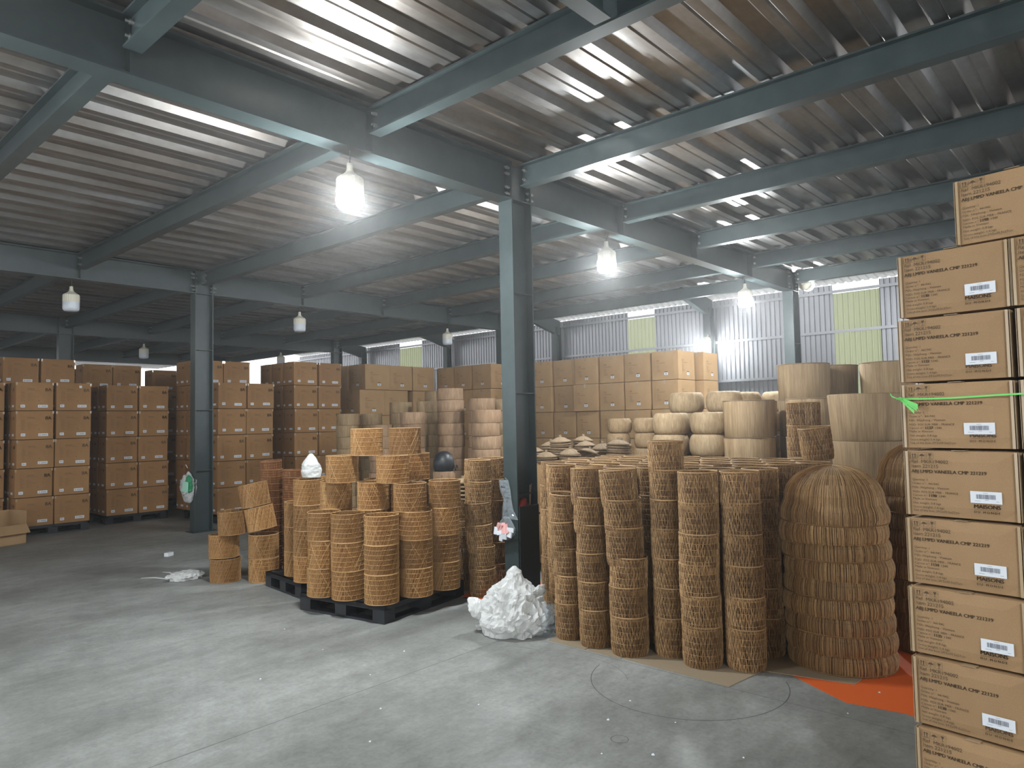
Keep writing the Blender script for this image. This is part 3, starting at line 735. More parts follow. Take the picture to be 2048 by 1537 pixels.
# tightly nested reddish cane baskets
def ribbed(R0, R1, H, m, n=90, rings=5, seed=0):
    r_ = random.Random(seed); b = MB()
    for i in range(n):
        th = 2*PI*i/n; tw = r_.uniform(-.04,.04)
        b.tube([((R0+(R1-R0)*k/3)*math.cos(th+tw*k/3), (R0+(R1-R0)*k/3)*math.sin(th+tw*k/3), H*k/3+(r_.uniform(0,.006) if k == 3 else 0)) for k in range(4)], r_.uniform(.0028,.0045), 3, False, r_.random(), False)
    for k in range(rings): b.ring(R0+(R1-R0)*(k+.5)/rings+.003, H*(k+.5)/rings, .003, 36, 3, .6, .001)
    b.lathe([(R0-.004,.002),(R1-.004,H-.01)], 36, .25)
    return b.mesh('nested_weave', m)
nest = ribbed(.105, .122, .13, M_red); nrim = rim(.123, .125, .004, M_red)
for (x, y, n, lx, ly, d) in ((4.24,7.52,15,0.002,.003,'left nested stack'),(4.34,7.22,14,0,-.001,'right nested stack')):
    for k in range(n):
        top = k == n-1 and d[0] == 'l'
        t = thing('nested_basket', 'reddish brown cane basket, %s, %s behind the floor shades' % (ORD[k], d) if not top else 'tilted cane basket on top of the left nested stack', 'basket', (x+lx*k, y+ly*k, .0+k*.078+(.015 if top else 0)), 0, 'nested reddish cane baskets')
        t.rotation_euler = (0, -.10 if top else jr.uniform(-.015,.015), jr.uniform(0,6) if not top else 0); ob('weave', nest, t); ob('rim', nrim, t)

# open-weave basket: six courses of zig-zag strands between twined hoops, drawn in at the foot
HB, RB = .262, .124
def basket_weave(seed, R=RB, H=HB, n=70, rows=6, foot=.925):
    r_ = random.Random(seed); b = MB(); st = 2*PI/n
    zs = [0, .045] + [.045+(H-.045-.02)*k/(rows-1) for k in range(1, rows)] + [H]
    rad = lambda z: R*(foot+(1-foot)*min(1, max(0, z)/.06)**.6)
    nz = len(zs)
    for i in range(n):
        for k in range(nz-1):
            a = i*st + ((-1)**(i+k))*st*.24; c = i*st + ((-1)**(i+k+1))*st*.24
            za, zc = zs[k]-.001, zs[k+1]+.001; w = r_.uniform(.0030,.0038); m_ = (za+zc)/2
            b.tube([(rad(za)*math.cos(a), rad(za)*math.sin(a), za), ((rad(m_)+.0025)*math.cos((a+c)/2), (rad(m_)+.0025)*math.sin((a+c)/2), m_), (rad(zc)*math.cos(c), rad(zc)*math.sin(c), zc)], [w*1.05,w*.85,w*1.05], 3, False, r_.random()*.85+.15, False)
    for i in range(n):     # darker inner strands
        a = (i+r_.uniform(.2,.8))*st
        b.tube([((rad(z)-.006)*math.cos(a+.02*math.sin(9*z+i)), (rad(z)-.006)*math.sin(a+.02*math.sin(9*z+i)), z) for z in (.004,.06,.13,.20,H-.004)], r_.uniform(.0024,.0040), 3, False, r_.random()*.45, False)
    for z in zs[1:-1]:
        b.ring(rad(z)+.0022, z, .0021, 72, 3, r_.uniform(.55,.8), .0009); 
    b.ring(rad(0), .003, .004, 36, 3, .4, .001)
    b.lathe([(.0,.006),(rad(0),.004)], 24, .3)
    return b.mesh('basket_weave', M_grass)
bw3 = [basket_weave(s) for s in (21,22,23,24)]; brim = rim(RB+.001, HB, .0046, M_grass, 44)
bc = 0
def basket(x, y, z, label, group, tilt=(0,0), s=1.0):
    global bc
    t = thing('wicker_basket', label, 'basket', (x,y,z), 0, group); t.rotation_euler = (tilt[0], tilt[1], jr.uniform(0,6.2)); t.scale = (s,s,1)
    ob('weave', bw3[bc % 4], t); ob('rim', brim, t); bc += 1
    return t
BP = .202
FR = [(4.36,3.36,5,0,.045,.9,'shortest front stack, just right of the white bag'),(4.33,3.10,6,0,.05,.95,'first tall front stack right of the shortest one'),
      (4.33,2.81,6,.0,.055,1.04,'third front stack right of the column, leaning left'),(4.49,2.57,7,0,.01,.97,'tallest stack, sticking up above the others'),
      (4.42,2.31,6,0,-.01,1.03,'fifth front stack, left of the last front one'),(4.55,2.06,6,0,0,1.0,'last front stack, nearest to the big domes')]
for x, y, n, lx, ly, s, d in FR:
    for k in range(n):
        f = k/(n-1); wob = (jr.uniform(-.004,.004), jr.uniform(-.004,.004))
        basket(x+lx*f+wob[0], y+ly*f*f+wob[1], .008+k*BP, 'open-weave wicker basket, %s, %s' % (level(k,n), d), 'open-weave baskets, front stacks', (-ly*f*1.1+jr.uniform(-.01,.01), lx+jr.uniform(-.01,.01)), s)
SEC = [(4.64,3.63,'behind the shortest front stack'),(4.62,3.32,'second row'),(4.62,3.05,'second row'),(4.72,2.82,'second row'),(4.77,2.33,'second row'),(4.90,2.07,'second row right end, beside the dome')]
for x, y, d in SEC:
    vis = d != 'second row'
    for k in range(6):
        lb = 'open-weave wicker basket, %s, stack %s' % (level(k,6), d) if vis else 'open-weave wicker basket in the second row of stacks, seen only by slivers and rims'
        basket(x+jr.uniform(-.006,.006), y+jr.uniform(-.006,.006), .004+k*BP, lb, 'open-weave baskets, second row', (jr.uniform(-.008,.008), jr.uniform(-.008,.008)), .97)
for a in range(5):
    x = 4.92+.265*a
    for j in range(8 if a else 7):
        y = 4.03-.272*j-(.13 if a % 2 else 0)
        if a == 0: y = 3.93-.272*j
        if a == 0 and y < 2.4: continue
        if y < 1.98 or ((x-5.05)**2+(y-1.62)**2)**.5 < .48: continue
        for k in range(6):
            lb = 'open-weave wicker basket topping a back-row stack, only its rim showing' if k == 5 else 'open-weave wicker basket hidden below the rims of the back rows'
            basket(x+jr.uniform(-.012,.012), y+jr.uniform(-.012,.012), .004+k*BP, lb, 'open-weave baskets, back rows' if k == 5 else 'open-weave baskets, hidden', (0,0), .98)
for (x, y, d) in ((4.87,4.79,'stack left of the front column'),(5.14,4.86,'stack half hidden by the left edge of the front column')):
    for k in range(6): basket(x+jr.uniform(-.006,.006), y+.05*(k/5)**1, .006+k*BP, 'open-weave wicker basket, %s, %s' % (level(k,6), d), 'open-weave baskets left of the column', (-.04,0), .98)
basket(6.25, 2.24, 1.292, 'open-weave wicker basket, lower one of the pair standing above the rims at the back', 'raised baskets', (0,0), 1.08)
basket(6.25, 2.24, 1.49, 'open-weave wicker basket, upper one of the pair standing above the rims at the back', 'raised baskets', (0,0), 1.08)
basket(5.99, 2.04, 1.282, 'open-weave wicker basket tilted on the rims in front of the raised pair', 'raised baskets', (.06,.09), .98)

# big domes nested in a pile
def dome_mesh(R, H, seed):
    r_ = random.Random(seed); b = MB(); K = 17
    prof = []
    for k in range(K+1):
        a = k/K
        if k <= 9: t_ = k/9*PI/2; prof.append((R*.925*math.sin(t_)**.92, H-(H*.62)*(1-math.cos(t_))))
        else: f = (k-9)/8; gg = max(0, (f-.1)/.9); prof.append((R*(.922+.085*math.sin(PI*gg*.80)**.7), H*.38*(1-f)))
    b.lathe([(max(.001,r-.006), z-.004) for r, z in prof], 64, .25)
    n = 640
    for i in range(n):
        th = 2*PI*i/n+r_.uniform(-.004,.004); k0 = 0 if i % 8 == 0 else (2 if i % 4 == 0 else (4 if i % 2 == 0 else 6)); c = r_.random(); tw = r_.uniform(-.02,.02)
        b.tube([((prof[k][0]+r_.uniform(-.001,.0015))*math.cos(th+tw*k/K), (prof[k][0]+r_.uniform(-.001,.0015))*math.sin(th+tw*k/K), prof[k][1]-(r_.uniform(0,.008) if k == K else 0)) for k in range(k0, K+1)], [.0010+.0009*min(1,k/6) for k in range(k0, K+1)], 3, False, c, False)
    for k in (5, 8, 12): b.ring(prof[k][0]+.0004, prof[k][1], .0016, 60, 3, .12, .0008)
    return b.mesh('dome_weave', M_dome)
dm = [dome_mesh(.338, .37, 5), dome_mesh(.342, .37, 6)]
def dome_rim(): b = MB(); b.ring(.335, .004, .004, 60, 4, .2, .001); return b.mesh('rim', M_dome)
drim = dome_rim()
for (x, y, n, d) in ((5.06,1.62,9,'front pile of domes'),(5.80,1.20,10,'rear pile of domes, partly behind the cartons')):
    for k in range(n):
        t = thing('dome_shade', 'large straw dome, %s in the %s' % (level(k,n), d), 'lampshade', (x+jr.uniform(-.010,.010)-.012*(k/n), y+jr.uniform(-.010,.010)+.02*(k/n), .006+k*.1165+(.02 if k and n == 10 else 0)), jr.uniform(0,6), 'nested straw domes')
        t.rotation_euler = (jr.uniform(-.018,.018), jr.uniform(-.018,.018), jr.uniform(0,6)); t.scale = (jr.uniform(.985,1.01),)*2+(1,)
        ob('weave', dm[k % 2], t); ob('rim', drim, t)

# tightly woven drums, wide cylinders, poufs: lathe shells with a UV round the wall
def shell(prof, m, n=56, close=False, jit=.002, seed=0):
    r_ = random.Random(seed); b = MB(); k = len(prof); vs = []; fs = []
    ph = [r_.uniform(0,6) for _ in range(4)]
    for r, z in prof:
        for i in range(n):
            th = 2*PI*i/n; rr = r*(1+.006*math.sin(2*th+ph[0])+.004*math.sin(5*th+ph[1]))+r_.uniform(-jit,jit)*(r > .02)
            vs.append((rr*math.cos(th), rr*math.sin(th), z))
    for a in range(k-1):
        for i in range(n): fs.append((a*n+i, a*n+(i+1) % n, (a+1)*n+(i+1) % n, (a+1)*n+i))
    b.add(vs, fs); me = b.mesh('woven_shell', m, True); uvring(me, n, k); return me
def cyl_prof(R, H, taper=0, t=.008, bottom=True):
    p = ([(.0,.003),(R*(1-taper)*.98,.0)] if bottom else []) + [(R*(1-taper),.006),(R*(1-taper*.5),H*.5),(R,H-.004),(R-.002,H),(R-t,H-.002),(R*(1-taper*.5)-t,H*.5),(R*(1-taper)-t,.012)]
    if bottom: p += [(.001,.012)]
    return p
WCYL = shell(cyl_prof(.325,.458,.03), M_tight, 64, seed=1); WBIG = shell(cyl_prof(.335,.458,.10), M_tight, 64, seed=2)
def wcap(R, z, m): return rim(R, z, .006, m, 56)
wrim = wcap(.325,.456,M_lid); 
wl = ['lowest','second','third','fourth','topmost']
def wide(x, y, n, d, me=WCYL, s=1.0):
    for k in range(n):
        t = thing('wide_drum_basket', 'wide straw-woven drum, %s, stack %s' % (level(k,n), d), 'basket', (x+jr.uniform(-.01,.01), y+jr.uniform(-.01,.01), k*.46), jr.uniform(0,6), 'wide woven drums')
        t.scale = (s,s,1); ob('wall', me, t); ob('rim', wrim, t)
wide(9.43, 3.36, 5, 'at the top left of the wide drums', s=.98); wide(10.15, 3.22, 5, 'second along the top row', s=.95); wide(10.05, 2.52, 5, 'at the right end of the top row', s=.98)
wide(8.72, 3.80, 4, 'leftmost, beside the round poufs', s=.96); wide(9.42, 4.02, 4, 'behind the left one', s=.9)
wide(8.78, 3.04, 4, 'in the middle of the wide drums', s=.93); wide(7.60, 2.12, 4, 'nearest and largest, above the domes', WBIG, 1.0); wide(8.42, 1.78, 4, 'half hidden right of the largest', s=.95)
def pouf_prof(R, H):
    p = [(0.0,.004)]; K = 12
    for k in range(K+1):
        a = -PI/2+PI*k/K; p.append((R*(.70+.30*math.copysign(abs(math.cos(a))**.75,1)), H/2+H/2*math.copysign(abs(math.sin(a))**.9, math.sin(a))))
    return p+[(R*.66,H-.012),(R*.64,H*.6)]
PL = [shell(pouf_prof(.245,.285), M_pouf, 56, jit=.0025, seed=s) for s in (3,4)]; PS = shell(pouf_prof(.168,.205), M_tight, 48, jit=.002, seed=5)
def pouf(x, y, n, pitch, me, d, R):
    for k in range(n):
        vis = k >= n-4
        t = ob('woven_pouf', me[k % len(me)] if isinstance(me, list) else me); t.location = (x+jr.uniform(-.015,.015), y+jr.uniform(-.015,.015), k*pitch); t.rotation_euler = (0,0,jr.uniform(0,6))
        tag(t, 'rounded straw-woven pouf, %s, stack %s' % (level(k,n), d), 'basket', 'rounded woven poufs')
pouf(8.55, 4.82, 6, .284, PL, 'of large ones in front, left', .24); pouf(8.62, 4.31, 6, .284, PL, 'of large ones in front, right beside the wide drums', .24)
pouf(9.12, 4.88, 7, .284, PL, 'at the left of the top row', .24); pouf(9.25, 4.40, 7, .284, PL, 'second along the top row', .24) if False else None
pouf(9.24, 4.37, 7, .284, PL, 'second along the top row', .24)
pouf(9.95, 4.42, 7, .284, PL, 'third along the top row', .24); pouf(10.28, 4.02, 7, .284, PL, 'last of the top row, touching the wide drums', .24)
pouf(8.38, 5.54, 8, .206, PS, 'of small ones at the far left', .17); pouf(8.56, 5.20, 8, .206, PS, 'of small ones beside the large poufs', .17); pouf(8.9, 5.35, 8, .206, PS, 'of small ones behind the others', .17)
# small shallow drums in stacks at the back
SD = shell(cyl_prof(.205,.178,.0), M_tight2, 52, seed=8); SDB = shell(cyl_prof(.205,.178,.0), M_tight, 52, seed=9)
def sdrum(x, y, n, d, s=1.0, me=SD, hid=0):
    for k in range(n):
        t = ob('shallow_drum_basket', me); t.location = (x+jr.uniform(-.012,.012), y+jr.uniform(-.012,.012), k*.18); t.rotation_euler = (0,0,jr.uniform(0,6)); t.scale = (s,s,1)
        tag(t, 'shallow straw-woven drum, %s, stack %s' % (level(k,n), d), 'basket', 'shallow woven drums')
sdrum(7.60, 8.10, 12, 'tallest and clearest, left of the front column')
sdrum(7.56, 7.40, 11, 'just left of the front column, behind', .98); sdrum(7.12, 6.88, 10, 'nearest to the front column', .98)
sdrum(8.20, 9.05, 12, 'rising highest before the plain cartons', 1.1, SDB); sdrum(7.62, 8.66, 11, 'left of the tallest', .88, SDB); sdrum(7.52, 9.22, 11, 'second left of the tallest', .9, SDB)
sdrum(7.02, 8.34, 10, 'lower, in front of the taller left ones', .92); sdrum(6.55, 9.32, 10, 'low, beside the tallest 8A carton stack', .85, SDB); sdrum(7.15, 9.50, 10, 'dark, in the gap before the plain cartons', .85, SDB)
sdrum(8.15, 7.55, 11, 'hidden behind the front column', 1.0, SDB); sdrum(6.75, 8.75, 9, 'in shade behind the drum shade pyramid', .85)

# conical lids
def lid_mesh(R, H, m, seed): return shell([(.0,H+.022),(R*.13,H+.020),(R*.10,H),(R*.2,H-.004),(R*.45,H*.80),(R*.75,H*.42),(R,.012),(R,.0),(R*.97,-.002),(R*.7,H*.36),(.001,H-.02)], m, 40, jit=.0015, seed=seed)
LM = lid_mesh(.125,.062,M_lid,3)
lids = [(6.40,5.42,1,5,0),(6.55,5.14,2,9,.03),(6.38,4.86,1,4,.08),(6.66,4.86,3,7,-.05),(6.30,5.15,1,3,.0),(6.33,4.58,1,3,.35),(6.58,4.56,2,6,.10),(6.88,5.05,2,9,.04),(6.84,4.50,2,7,-.12),(6.48,4.30,1,8,.05),(6.70,5.40,1,7,.0)]
nm = ['leftmost','tallest','front centre','rear centre','front left','tipped over front','right of centre','rear left','rear right','rightmost','hindmost']
for q_, (x, y, _, n, tl) in enumerate(lids):
    for k in range(n):
        t = ob('conical_lid', LM); t.location = (x+jr.uniform(-.006,.006), y+jr.uniform(-.006,.006), 1.172+k*.026+abs(tl)*.12); t.rotation_euler = (tl, jr.uniform(-.04,.04), jr.uniform(0,6))
        tag(t, 'conical straw lid, %s, %s pile of the lid heap' % (level(k,n), nm[q_]), 'lid', 'conical lids')
LB = lid_mesh(.165,.07,M_lid,4); LP = lid_mesh(.12,.05,M_pouf,5)
for k in range(9):
    basket(5.05, 5.52, .004+k*.122, 'wicker basket hidden under the flat lid behind the drum shade pyramid', 'hidden baskets behind the pyramid', (0,0), 1.0) if k < 7 else None
t = ob('flat_lid', LB); t.location = (5.05,5.52,1.0); tag(t, 'wide straw lid with a knob behind the right side of the drum shade pyramid', 'lid')
for k in range(4): basket(4.98, 5.15, .004+k*BP, 'wicker basket hidden under the pale lids left of the basket stacks', 'hidden baskets under pale lids', (0,0), .9)
for k in range(5):
    t = ob('pale_lid', LP); t.location = (4.98,5.15,.875+k*.04); tag(t, 'pale straw lid, %s, small pile left of the column beside the drum shades' % level(k,5), 'lid', 'pale lids')

# ------------------------------------------------------------------ bags, sheets and small things
from mathutils import noise as mn
def crumple(name, m, prof, n=96, amp=.12, freq=5.0, seed=0, squash=(1,1), sharp=1.0, lean=(0,0)):
    """closed bag: profile (radius, height) lathed and folded by ridged noise"""
    b = MB(); K = len(prof); off = Vector((seed*7.3, seed*3.1, seed))
    vs = []; fs = []
    for a, (r, z) in enumerate(prof):
        for i in range(n):
            th = 2*PI*i/n; d = Vector((math.cos(th), math.sin(th), 0)); p = d*r+Vector((0,0,z))
            f1 = 1-2*abs(mn.noise(p*freq+off)); f2 = 1-2*abs(mn.noise(p*freq*2.3+off)); f3 = 1-2*abs(mn.noise(p*freq*4.6+off))
            k = 1+amp*(f1*1.0+f2*.6+f3*.38+(1-2*abs(mn.noise(p*freq*9+off)))*.16)*sharp
            zz_ = z*(1+amp*.5*mn.noise(p*freq*.8+off*2)) if z > .03 else z
            if z > .01: zz_ += amp*.12*f2*min(1,r*6)
            vs.append((d.x*r*k*squash[0]+lean[0]*z, d.y*r*k*squash[1]+lean[1]*z, max(.002, zz_)))
    for a in range(K-1):
        for i in range(n): fs.append((a*n+i, a*n+(i+1) % n, (a+1)*n+(i+1) % n, (a+1)*n+i))
    b.add(vs, fs); return b.mesh(name, m)
def smooth_prof(pts, k=52):
    out = []
    for i in range(k+1):
        t_ = i/k*(len(pts)-1); a = min(int(t_), len(pts)-2); f = t_-a; f = f*f*(3-2*f)
        out.append((pts[a][0]*(1-f)+pts[a+1][0]*f, pts[a][1]*(1-f)+pts[a+1][1]*f))
    return out
t = thing('plastic_bag', 'big crumpled white plastic bag at the foot of the front column', 'bag', (4.22, 3.80, 0), 0)
ob('body', crumple('bag', M_bag, smooth_prof([(.0,.0),(.17,.0),(.205,.05),(.20,.14),(.16,.24),(.135,.30),(.075,.36),(.045,.43),(.012,.475),(.0,.48)]), amp=.27, freq=7, seed=2), t)
f_ = ob('torn_corner', crumple('flap', M_bag, smooth_prof([(.0,.0),(.05,.02),(.075,.09),(.06,.16),(.02,.22),(.0,.23)]), 32, .25, 9, 5, (1,.5)), t); f_.location = (-.13,.16,.10); f_.rotation_euler = (-.8,-.3,.4)
f_ = ob('torn_corner', crumple('flap2', M_bag, smooth_prof([(.0,.0),(.05,.01),(.06,.04),(.03,.08),(.0,.09)]), 28, .3, 9, 8, (1.4,.6)), t); f_.location = (-.09,.22,0); 
f_ = ob('torn_corner', crumple('flap3', M_bag, smooth_prof([(.0,.0),(.045,.02),(.055,.09),(.04,.15),(.0,.19)]), 28, .3, 9, 9, (1,.5)), t); f_.location = (.10,-.09,.20); f_.rotation_euler = (.5,.35,.2)
o = ob('clear_bag', crumple('clear_bag', M_clear, smooth_prof([(.0,.0),(.11,.0),(.135,.05),(.12,.12),(.07,.19),(.0,.21)]), 48, .22, 8, 4, (1,1.1))); o.location = (4.36, 3.60, 0.0)
tag(o, 'crumpled clear plastic bag on the floor right of the big white bag', 'bag')
o = ob('plastic_bag', crumple('bag_small', M_bag, smooth_prof([(.0,.0),(.075,.0),(.085,.06),(.075,.12),(.045,.18),(.015,.225),(.0,.23)]), 40, .12, 7, 6)); o.location = (3.86, 6.10, 1.136)
tag(o, 'pointed white plastic bag on top of the drum shades of the rear pallet', 'bag')
o = ob('plastic_scrap', crumple('scrap', M_bag, smooth_prof([(.0,.0),(.07,.0),(.10,.025),(.06,.07),(.0,.09)]), 40, .45, 12, 7, (1.2,.9))); o.location = (3.42, 7.86, 0)
tag(o, 'torn white plastic scrap on the floor left of the cane drum shades', 'scrap')
for (x, y, l, a, up_, s) in ((3.30,8.0,.30,2.3,.015,'long thin'),(3.36,7.92,.22,1.9,.06,'short')):
    b = MB(); b.tube([(0,0,.006),(math.cos(a)*l*.5,math.sin(a)*l*.5,.008+up_),(math.cos(a)*l,math.sin(a)*l,.006+up_)], [.008,.005,.002], 5)
    o = ob('plastic_strip', b.mesh('strip', M_bag)); o.location = (x,y,0); tag(o, '%s white plastic strip trailing from the torn scrap on the floor' % s, 'scrap')
b = MB(); b.box(-.05,.05,-.03,.03,0,.045); o = ob('paper_scrap', b.mesh('paper', M_label)); o.location = (3.90, 9.45, 0); o.rotation_euler = (0,0,.5); tag(o, 'small white paper block on the floor left of the green bag column', 'scrap')
b = MB(); b.add([(0,0,.004),(.11,.02,.010),(.12,.055,.004),(.0,.04,.012),(0,0,.001),(.11,.02,.001),(.12,.055,.001),(0,.04,.001)], [(0,1,2,3),(4,7,6,5),(0,4,5,1),(1,5,6,2),(2,6,7,3),(3,7,4,0)]); o = ob('paper_scrap', b.mesh('paper', M_label)); o.location = (4.40,4.42,0); o.rotation_euler=(0,0,-.9)
tag(o, 'white paper strip on the floor left of the white bag', 'scrap')
specks = [(3.3,2.3),(3.5,2.0),(3.1,1.9),(2.95,2.1),(3.35,1.55),(2.9,1.25),(2.75,1.5),(3.0,3.0),(2.9,3.9),(2.6,3.4),(3.35,4.1),(2.3,3.1),(3.6,2.35),(3.0,4.6),(4.20,1.33),(4.62,1.28),(3.1,5.3),(2.4,4.4)]
for i, (x, y) in enumerate(specks):
    b = MB(); r_ = random.Random(i); s = r_.uniform(.005,.011); b.add([(s,0,0),(0,s,0),(-s,0,0),(0,-s,0),(s*.3,0,s*.7)], [(0,3,2,1),(0,1,4),(1,2,4),(2,3,4),(3,0,4)])
    o = ob('debris_speck', b.mesh('speck', M_label)); o.location = (x,y,0); tag(o, 'tiny white crumb of packing foam on the bare concrete floor', 'scrap', 'white crumbs on the floor')
# hanging bags on the front column (flange face x = 4.975)
t = thing('hanging_clear_bag', 'clear plastic bag hanging from the front face of the front column', 'bag', (4.955, 4.53, 0))
def film(cols, m, name, amp=.012, seed=0, thick=.004):
    """cols: rows of (z, y0, y1); a wrinkled sheet facing -X with real thickness"""
    b = MB(); n = 14; R = len(cols); vs = []; fs = []
    for sgn in (0, 1):
        for (z, y0, y1) in cols:
            for i in range(n+1):
                f = i/n; y = y0+(y1-y0)*f; bul = math.sin(PI*f)
                x = -(.006+.030*bul*(.4+abs(mn.noise(Vector((y*22,z*14,seed))))))*(1 if sgn == 0 else .3)+amp*mn.noise(Vector((y*55,z*40,seed+3)))*bul
                vs.append((min(x, -.001), y, z))
    W_ = n+1
    for s_ in range(2):
        for a in range(R-1):
            for i in range(n):
                q_ = (s_*R*W_+a*W_+i, s_*R*W_+a*W_+i+1, s_*R*W_+(a+1)*W_+i+1, s_*R*W_+(a+1)*W_+i); fs.append(q_ if s_ else q_[::-1])
    b.add(vs, fs); return b.mesh(name, m)
def rows(z0, z1, fy, k=14): return [(z0+(z1-z0)*i/k, *fy(i/k)) for i in range(k+1)]
def lin(pts):
    def f(t_):
        a = min(int(t_*(len(pts)-1)), len(pts)-2); g_ = t_*(len(pts)-1)-a
        return tuple(pts[a][c]*(1-g_)+pts[a+1][c]*g_ for c in (0,1))
    return f
ob('film', film(rows(1.09, .73, lin([(-.02,.10),(-.045,.09),(-.055,.045),(-.075,.06),(-.135,.065)]), 30), M_clear, 'film', amp=.020, seed=1), t)
ob('tie', (lambda b: (b.tube([(0,-.01,1.09),(-.01,.0,1.10),(0,.02,1.11)], .004, 5), b.mesh('tie', M_clear))[1])(MB()), t)
t = thing('tag_bundle', 'bundle of pink and white paper tags in a clear bag on the front column', 'bag', (4.935, 4.53, 0))
ob('film', film(rows(.755, .54, lin([(-.04,.02),(-.085,.08),(-.115,.105),(-.11,.10),(-.03,.06)])), M_clear, 'film2', seed=5), t)
rr = random.Random(5)
for (y, z, w, h, rz_, m, nm_) in ((.085,.625,.032,.055,.1,M_label,'white_tag'),(.035,.612,.05,.032,-.15,M_label,'white_tag'),(-.075,.645,.055,.032,.1,M_label,'white_tag'),(-.07,.600,.05,.036,.12,M_label,'white_tag'),(.03,.565,.03,.05,.2,M_label,'white_tag'),
     (.035,.655,.035,.07,.5,M_pink,'pink_tag'),(.0,.655,.035,.08,-.1,M_pink,'pink_tag'),(-.03,.650,.04,.07,-.5,M_pink,'pink_tag'),(.06,.665,.03,.06,.7,M_pink,'pink_tag'),(-.005,.58,.06,.04,.0,M_label,'white_tag')):
    b = MB(); b.box(-.006,.006,-w/2,w/2,-h/2,h/2); o = ob(nm_, b.mesh('tag', m), t); o.scale = (1,1.25,1.25); o.location = (-.035-rr.uniform(0,.012), y*1.1, z-.005); o.rotation_euler = (rz_, rr.uniform(-.2,.2), rr.uniform(-.3,.3))
# black board pocket between the flanges of the front column, with red tool and sticks
t = thing('board_pocket', 'black board fixed across the lower front column to form a pocket', 'pocket', (5.12, 4.42, 0))
b = MB(); b.box(-.13,.145,-.012,.0,.03,.845); ob('board', b.mesh('board', M_bin), t)
b = MB(); b.box(-.13,.13,.0,.075,.78,.79); ob('shelf', b.mesh('shelf', M_bin), t)
t = thing('red_tape_gun', 'red hand tool lying in the pocket on the front column', 'tool', (5.07, 4.455, .80))
b = MB(); b.lathe([(0,.13),(.022,.125),(.034,.10),(.036,.05),(.03,.01),(0,0)], 14); o = ob('body', b.mesh('body', M_redp, True), t); o.rotation_euler = (0,.5,0); o.location = (-.02,0,.0)
b = MB(); b.tube([(0,0,0),(.03,0,.02),(.05,0,.06)], .013, 8); o = ob('handle', b.mesh('handle', M_redp), t); o.location = (.03,-.005,.0)
for i, (x, ln, a) in enumerate(((5.185,.24,.03),(5.20,.235,.09),(5.20,.25,.16))):
    b = MB(); b.tube([(0,0,0),(math.sin(a)*ln,0,math.cos(a)*ln)], .005 if i else .007, 6); o = ob('bamboo_stick', b.mesh('stick', M_wood)); o.location = (x,4.45+.012*i,.792)
    tag(o, ['thick bamboo stick standing in the column pocket','thin bamboo stick in the middle of the column pocket','rightmost thin bamboo stick in the column pocket'][i], 'stick')
# bag on the second column
t = thing('hanging_bag', 'dirty white plastic bag with a green one hanging on the left column', 'bag', (4.94, 11.27, 0))
ob('white_film', crumple('hb', M_bag, [(r*1, z) for r, z in smooth_prof([(.0,.50),(.06,.50),(.11,.60),(.12,.72),(.10,.84),(.05,.95),(.02,1.02),(.0,1.04)])], 40, .30, 8, 3, (.6,1)), t)
o = ob('green_film', crumple('gb', M_green, smooth_prof([(.0,.0),(.07,.02),(.08,.12),(.06,.22),(.0,.28)]), 32, .25, 9, 4, (.5,.9)), t); o.location = (-.04,-.11,.62)
b = MB(); b.box(-.004,.004,-.075,.075,-.08,.08); o = ob('mint_sheet', b.mesh('mint_sheet', M_mint), t); o.location = (-.10,-.13,.72); o.rotation_euler = (.06,0,.1)
b = MB(); b.tube([(0,.02,1.0),(-.01,.06,1.05),(0,.10,1.04)], .006, 5); ob('tie', b.mesh('tie', M_label), t)
# black helmet on the shaded drums
t = thing('black_helmet', 'black rounded helmet behind the right side of the drum shade pyramid', 'helmet', (5.62, 6.12, 1.085))
b = MB(); b.lathe([(.11,0),(.125,.05),(.12,.12),(.095,.18),(.05,.215),(0,.225)], 28); ob('shell', b.mesh('shell', M_black, True), t)
b = MB(); b.ring(.03, 0, .008, 20, 6); o = ob('strap_buckle', b.mesh('buckle', M_black), t); o.location = (.08,-.12,.03); o.rotation_euler = (PI/2,0,.4)
for k in range(6):
    sh = ob('shallow_drum_basket', SD); sh.location = (5.62, 6.12, k*.18); sh.scale = (.62,.62,1); tag(sh, 'shallow straw-woven drum, %s, stack under the black helmet' % level(k,6), 'basket', 'shallow woven drums')
# floor sheets
def sheet(name, pts, z0, z1, m, label, cat='sheet', group=None):
    b = MB(); n = len(pts); vs = [(x,y,z0) for x,y in pts]+[(x,y,z1) for x,y in pts]
    b.add(vs, [tuple(range(n))[::-1], tuple(range(n, 2*n))]+[(i,(i+1) % n,n+(i+1) % n,n+i) for i in range(n)]); return tag(ob(name, b.mesh(name, m)), label, cat, group)
sheet('orange_tarpaulin', [(4.60,1.80),(4.42,1.51),(4.345,1.38),(4.39,1.08),(4.30,.84),(6.4,.62),(6.4,1.60),(4.75,1.80)][::-1], .0005, .002, M_orange, 'bright orange tarpaulin on the floor under the domes')
sheet('orange_tarpaulin', [(4.72,4.95),(4.76,4.50),(5.6,4.50),(5.6,5.05)][::-1], .0022, .004, M_orange, 'orange tarpaulin under the basket stack left of the front column')
sheet('blue_tarpaulin', [(4.69,4.88),(4.72,4.44),(5.6,4.44),(5.6,4.9)][::-1], .0004, .0018, M_blue, 'dark blue tarpaulin edge under the orange one left of the front column')
sheet('cardboard_sheet', [(4.19,3.44),(4.18,3.10),(4.95,3.10),(4.95,3.50)][::-1], .001, .004, M_kraft, 'flat cardboard sheet nearest the clear bag under the baskets', 'cardboard', 'flat cardboard on the floor')
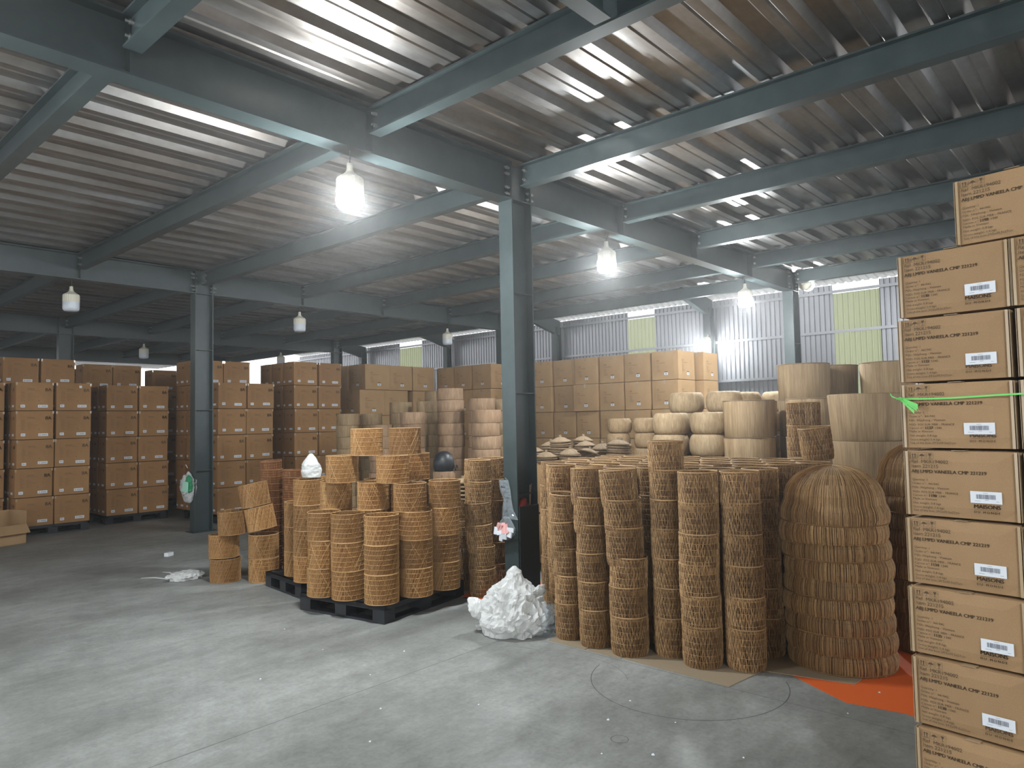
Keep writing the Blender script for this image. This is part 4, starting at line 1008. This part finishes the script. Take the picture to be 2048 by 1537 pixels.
sheet('cardboard_sheet', [(4.18,3.08),(4.18,2.80),(4.95,2.80),(4.95,3.08)][::-1], .001, .004, M_kraft, 'flat cardboard sheet, second from the clear bag', 'cardboard', 'flat cardboard on the floor')
sheet('cardboard_sheet', [(4.19,2.78),(4.155,2.00),(4.63,1.94),(5.0,1.97),(5.0,2.78)][::-1], .001, .005, M_kraft, 'flat cardboard sheet with a pointed corner in front of the last baskets', 'cardboard', 'flat cardboard on the floor')
sheet('cardboard_sheet', [(4.53,2.0),(4.66,1.43),(4.76,1.42),(5.3,1.5),(5.3,2.0)][::-1], .0021, .0058, M_kraft, 'flat cardboard strip under the front pile of domes', 'cardboard', 'flat cardboard on the floor')
# saw-cut floor joints and drawn circles
def mark(name, pts, w, label, z=.0006):
    b = MB()
    for i in range(len(pts)-1):
        a, c = Vector((*pts[i],0)), Vector((*pts[i+1],0)); d = (c-a).normalized(); nn = Vector((-d.y,d.x,0))*w/2
        b.add([a-nn+Vector((0,0,z)), c-nn+Vector((0,0,z)), c+nn+Vector((0,0,z)), a+nn+Vector((0,0,z))], [(0,1,2,3)])
    o = ob(name, b.mesh(name, M_line)); struct(o); return o
mark('trim_2', [(-4,3.66),(3.95,3.72)], .004, ''); mark('trim_3', [(4.16,3.55),(4.14,1.4),(4.13,-2)], .003, ''); mark('trim_4', [(3.92,3.55),(3.98,3.36)], .003, '')
def circ(cx, cy, r, a0, a1, n=70): return [(cx+r*math.cos(a0+(a1-a0)*i/n), cy+r*math.sin(a0+(a1-a0)*i/n)) for i in range(n+1)]
mark('trim_5', circ(4.10,2.25,.60,1.75,5.35), .004, ''); mark('trim_6', circ(3.55,2.95,.52,-.9,.9), .002, ''); mark('trim_7', circ(3.14,2.12,.045,0,6.28,20), .003, '')

# thin haze volume, added through the hall for the glow round the lamps
hm = bpy.data.materials.new('haze'); hm.use_nodes = True; nt = hm.node_tree; nt.nodes.clear()
vsc = N(nt, 'ShaderNodeVolumeScatter'); vsc.inputs['Density'].default_value = .0065; vsc.inputs['Anisotropy'].default_value = .78
oo = N(nt, 'ShaderNodeOutputMaterial'); nt.links.new(vsc.outputs[0], oo.inputs['Volume'])
b = MB(); b.box(-8.5,18.6,-5.5,30.5,.02,4.1); o = tag(ob('haze', b.mesh('haze', hm)), 'thin haze volume added to give the lit lamps their glow', 'haze'); o['kind'] = 'stuff'
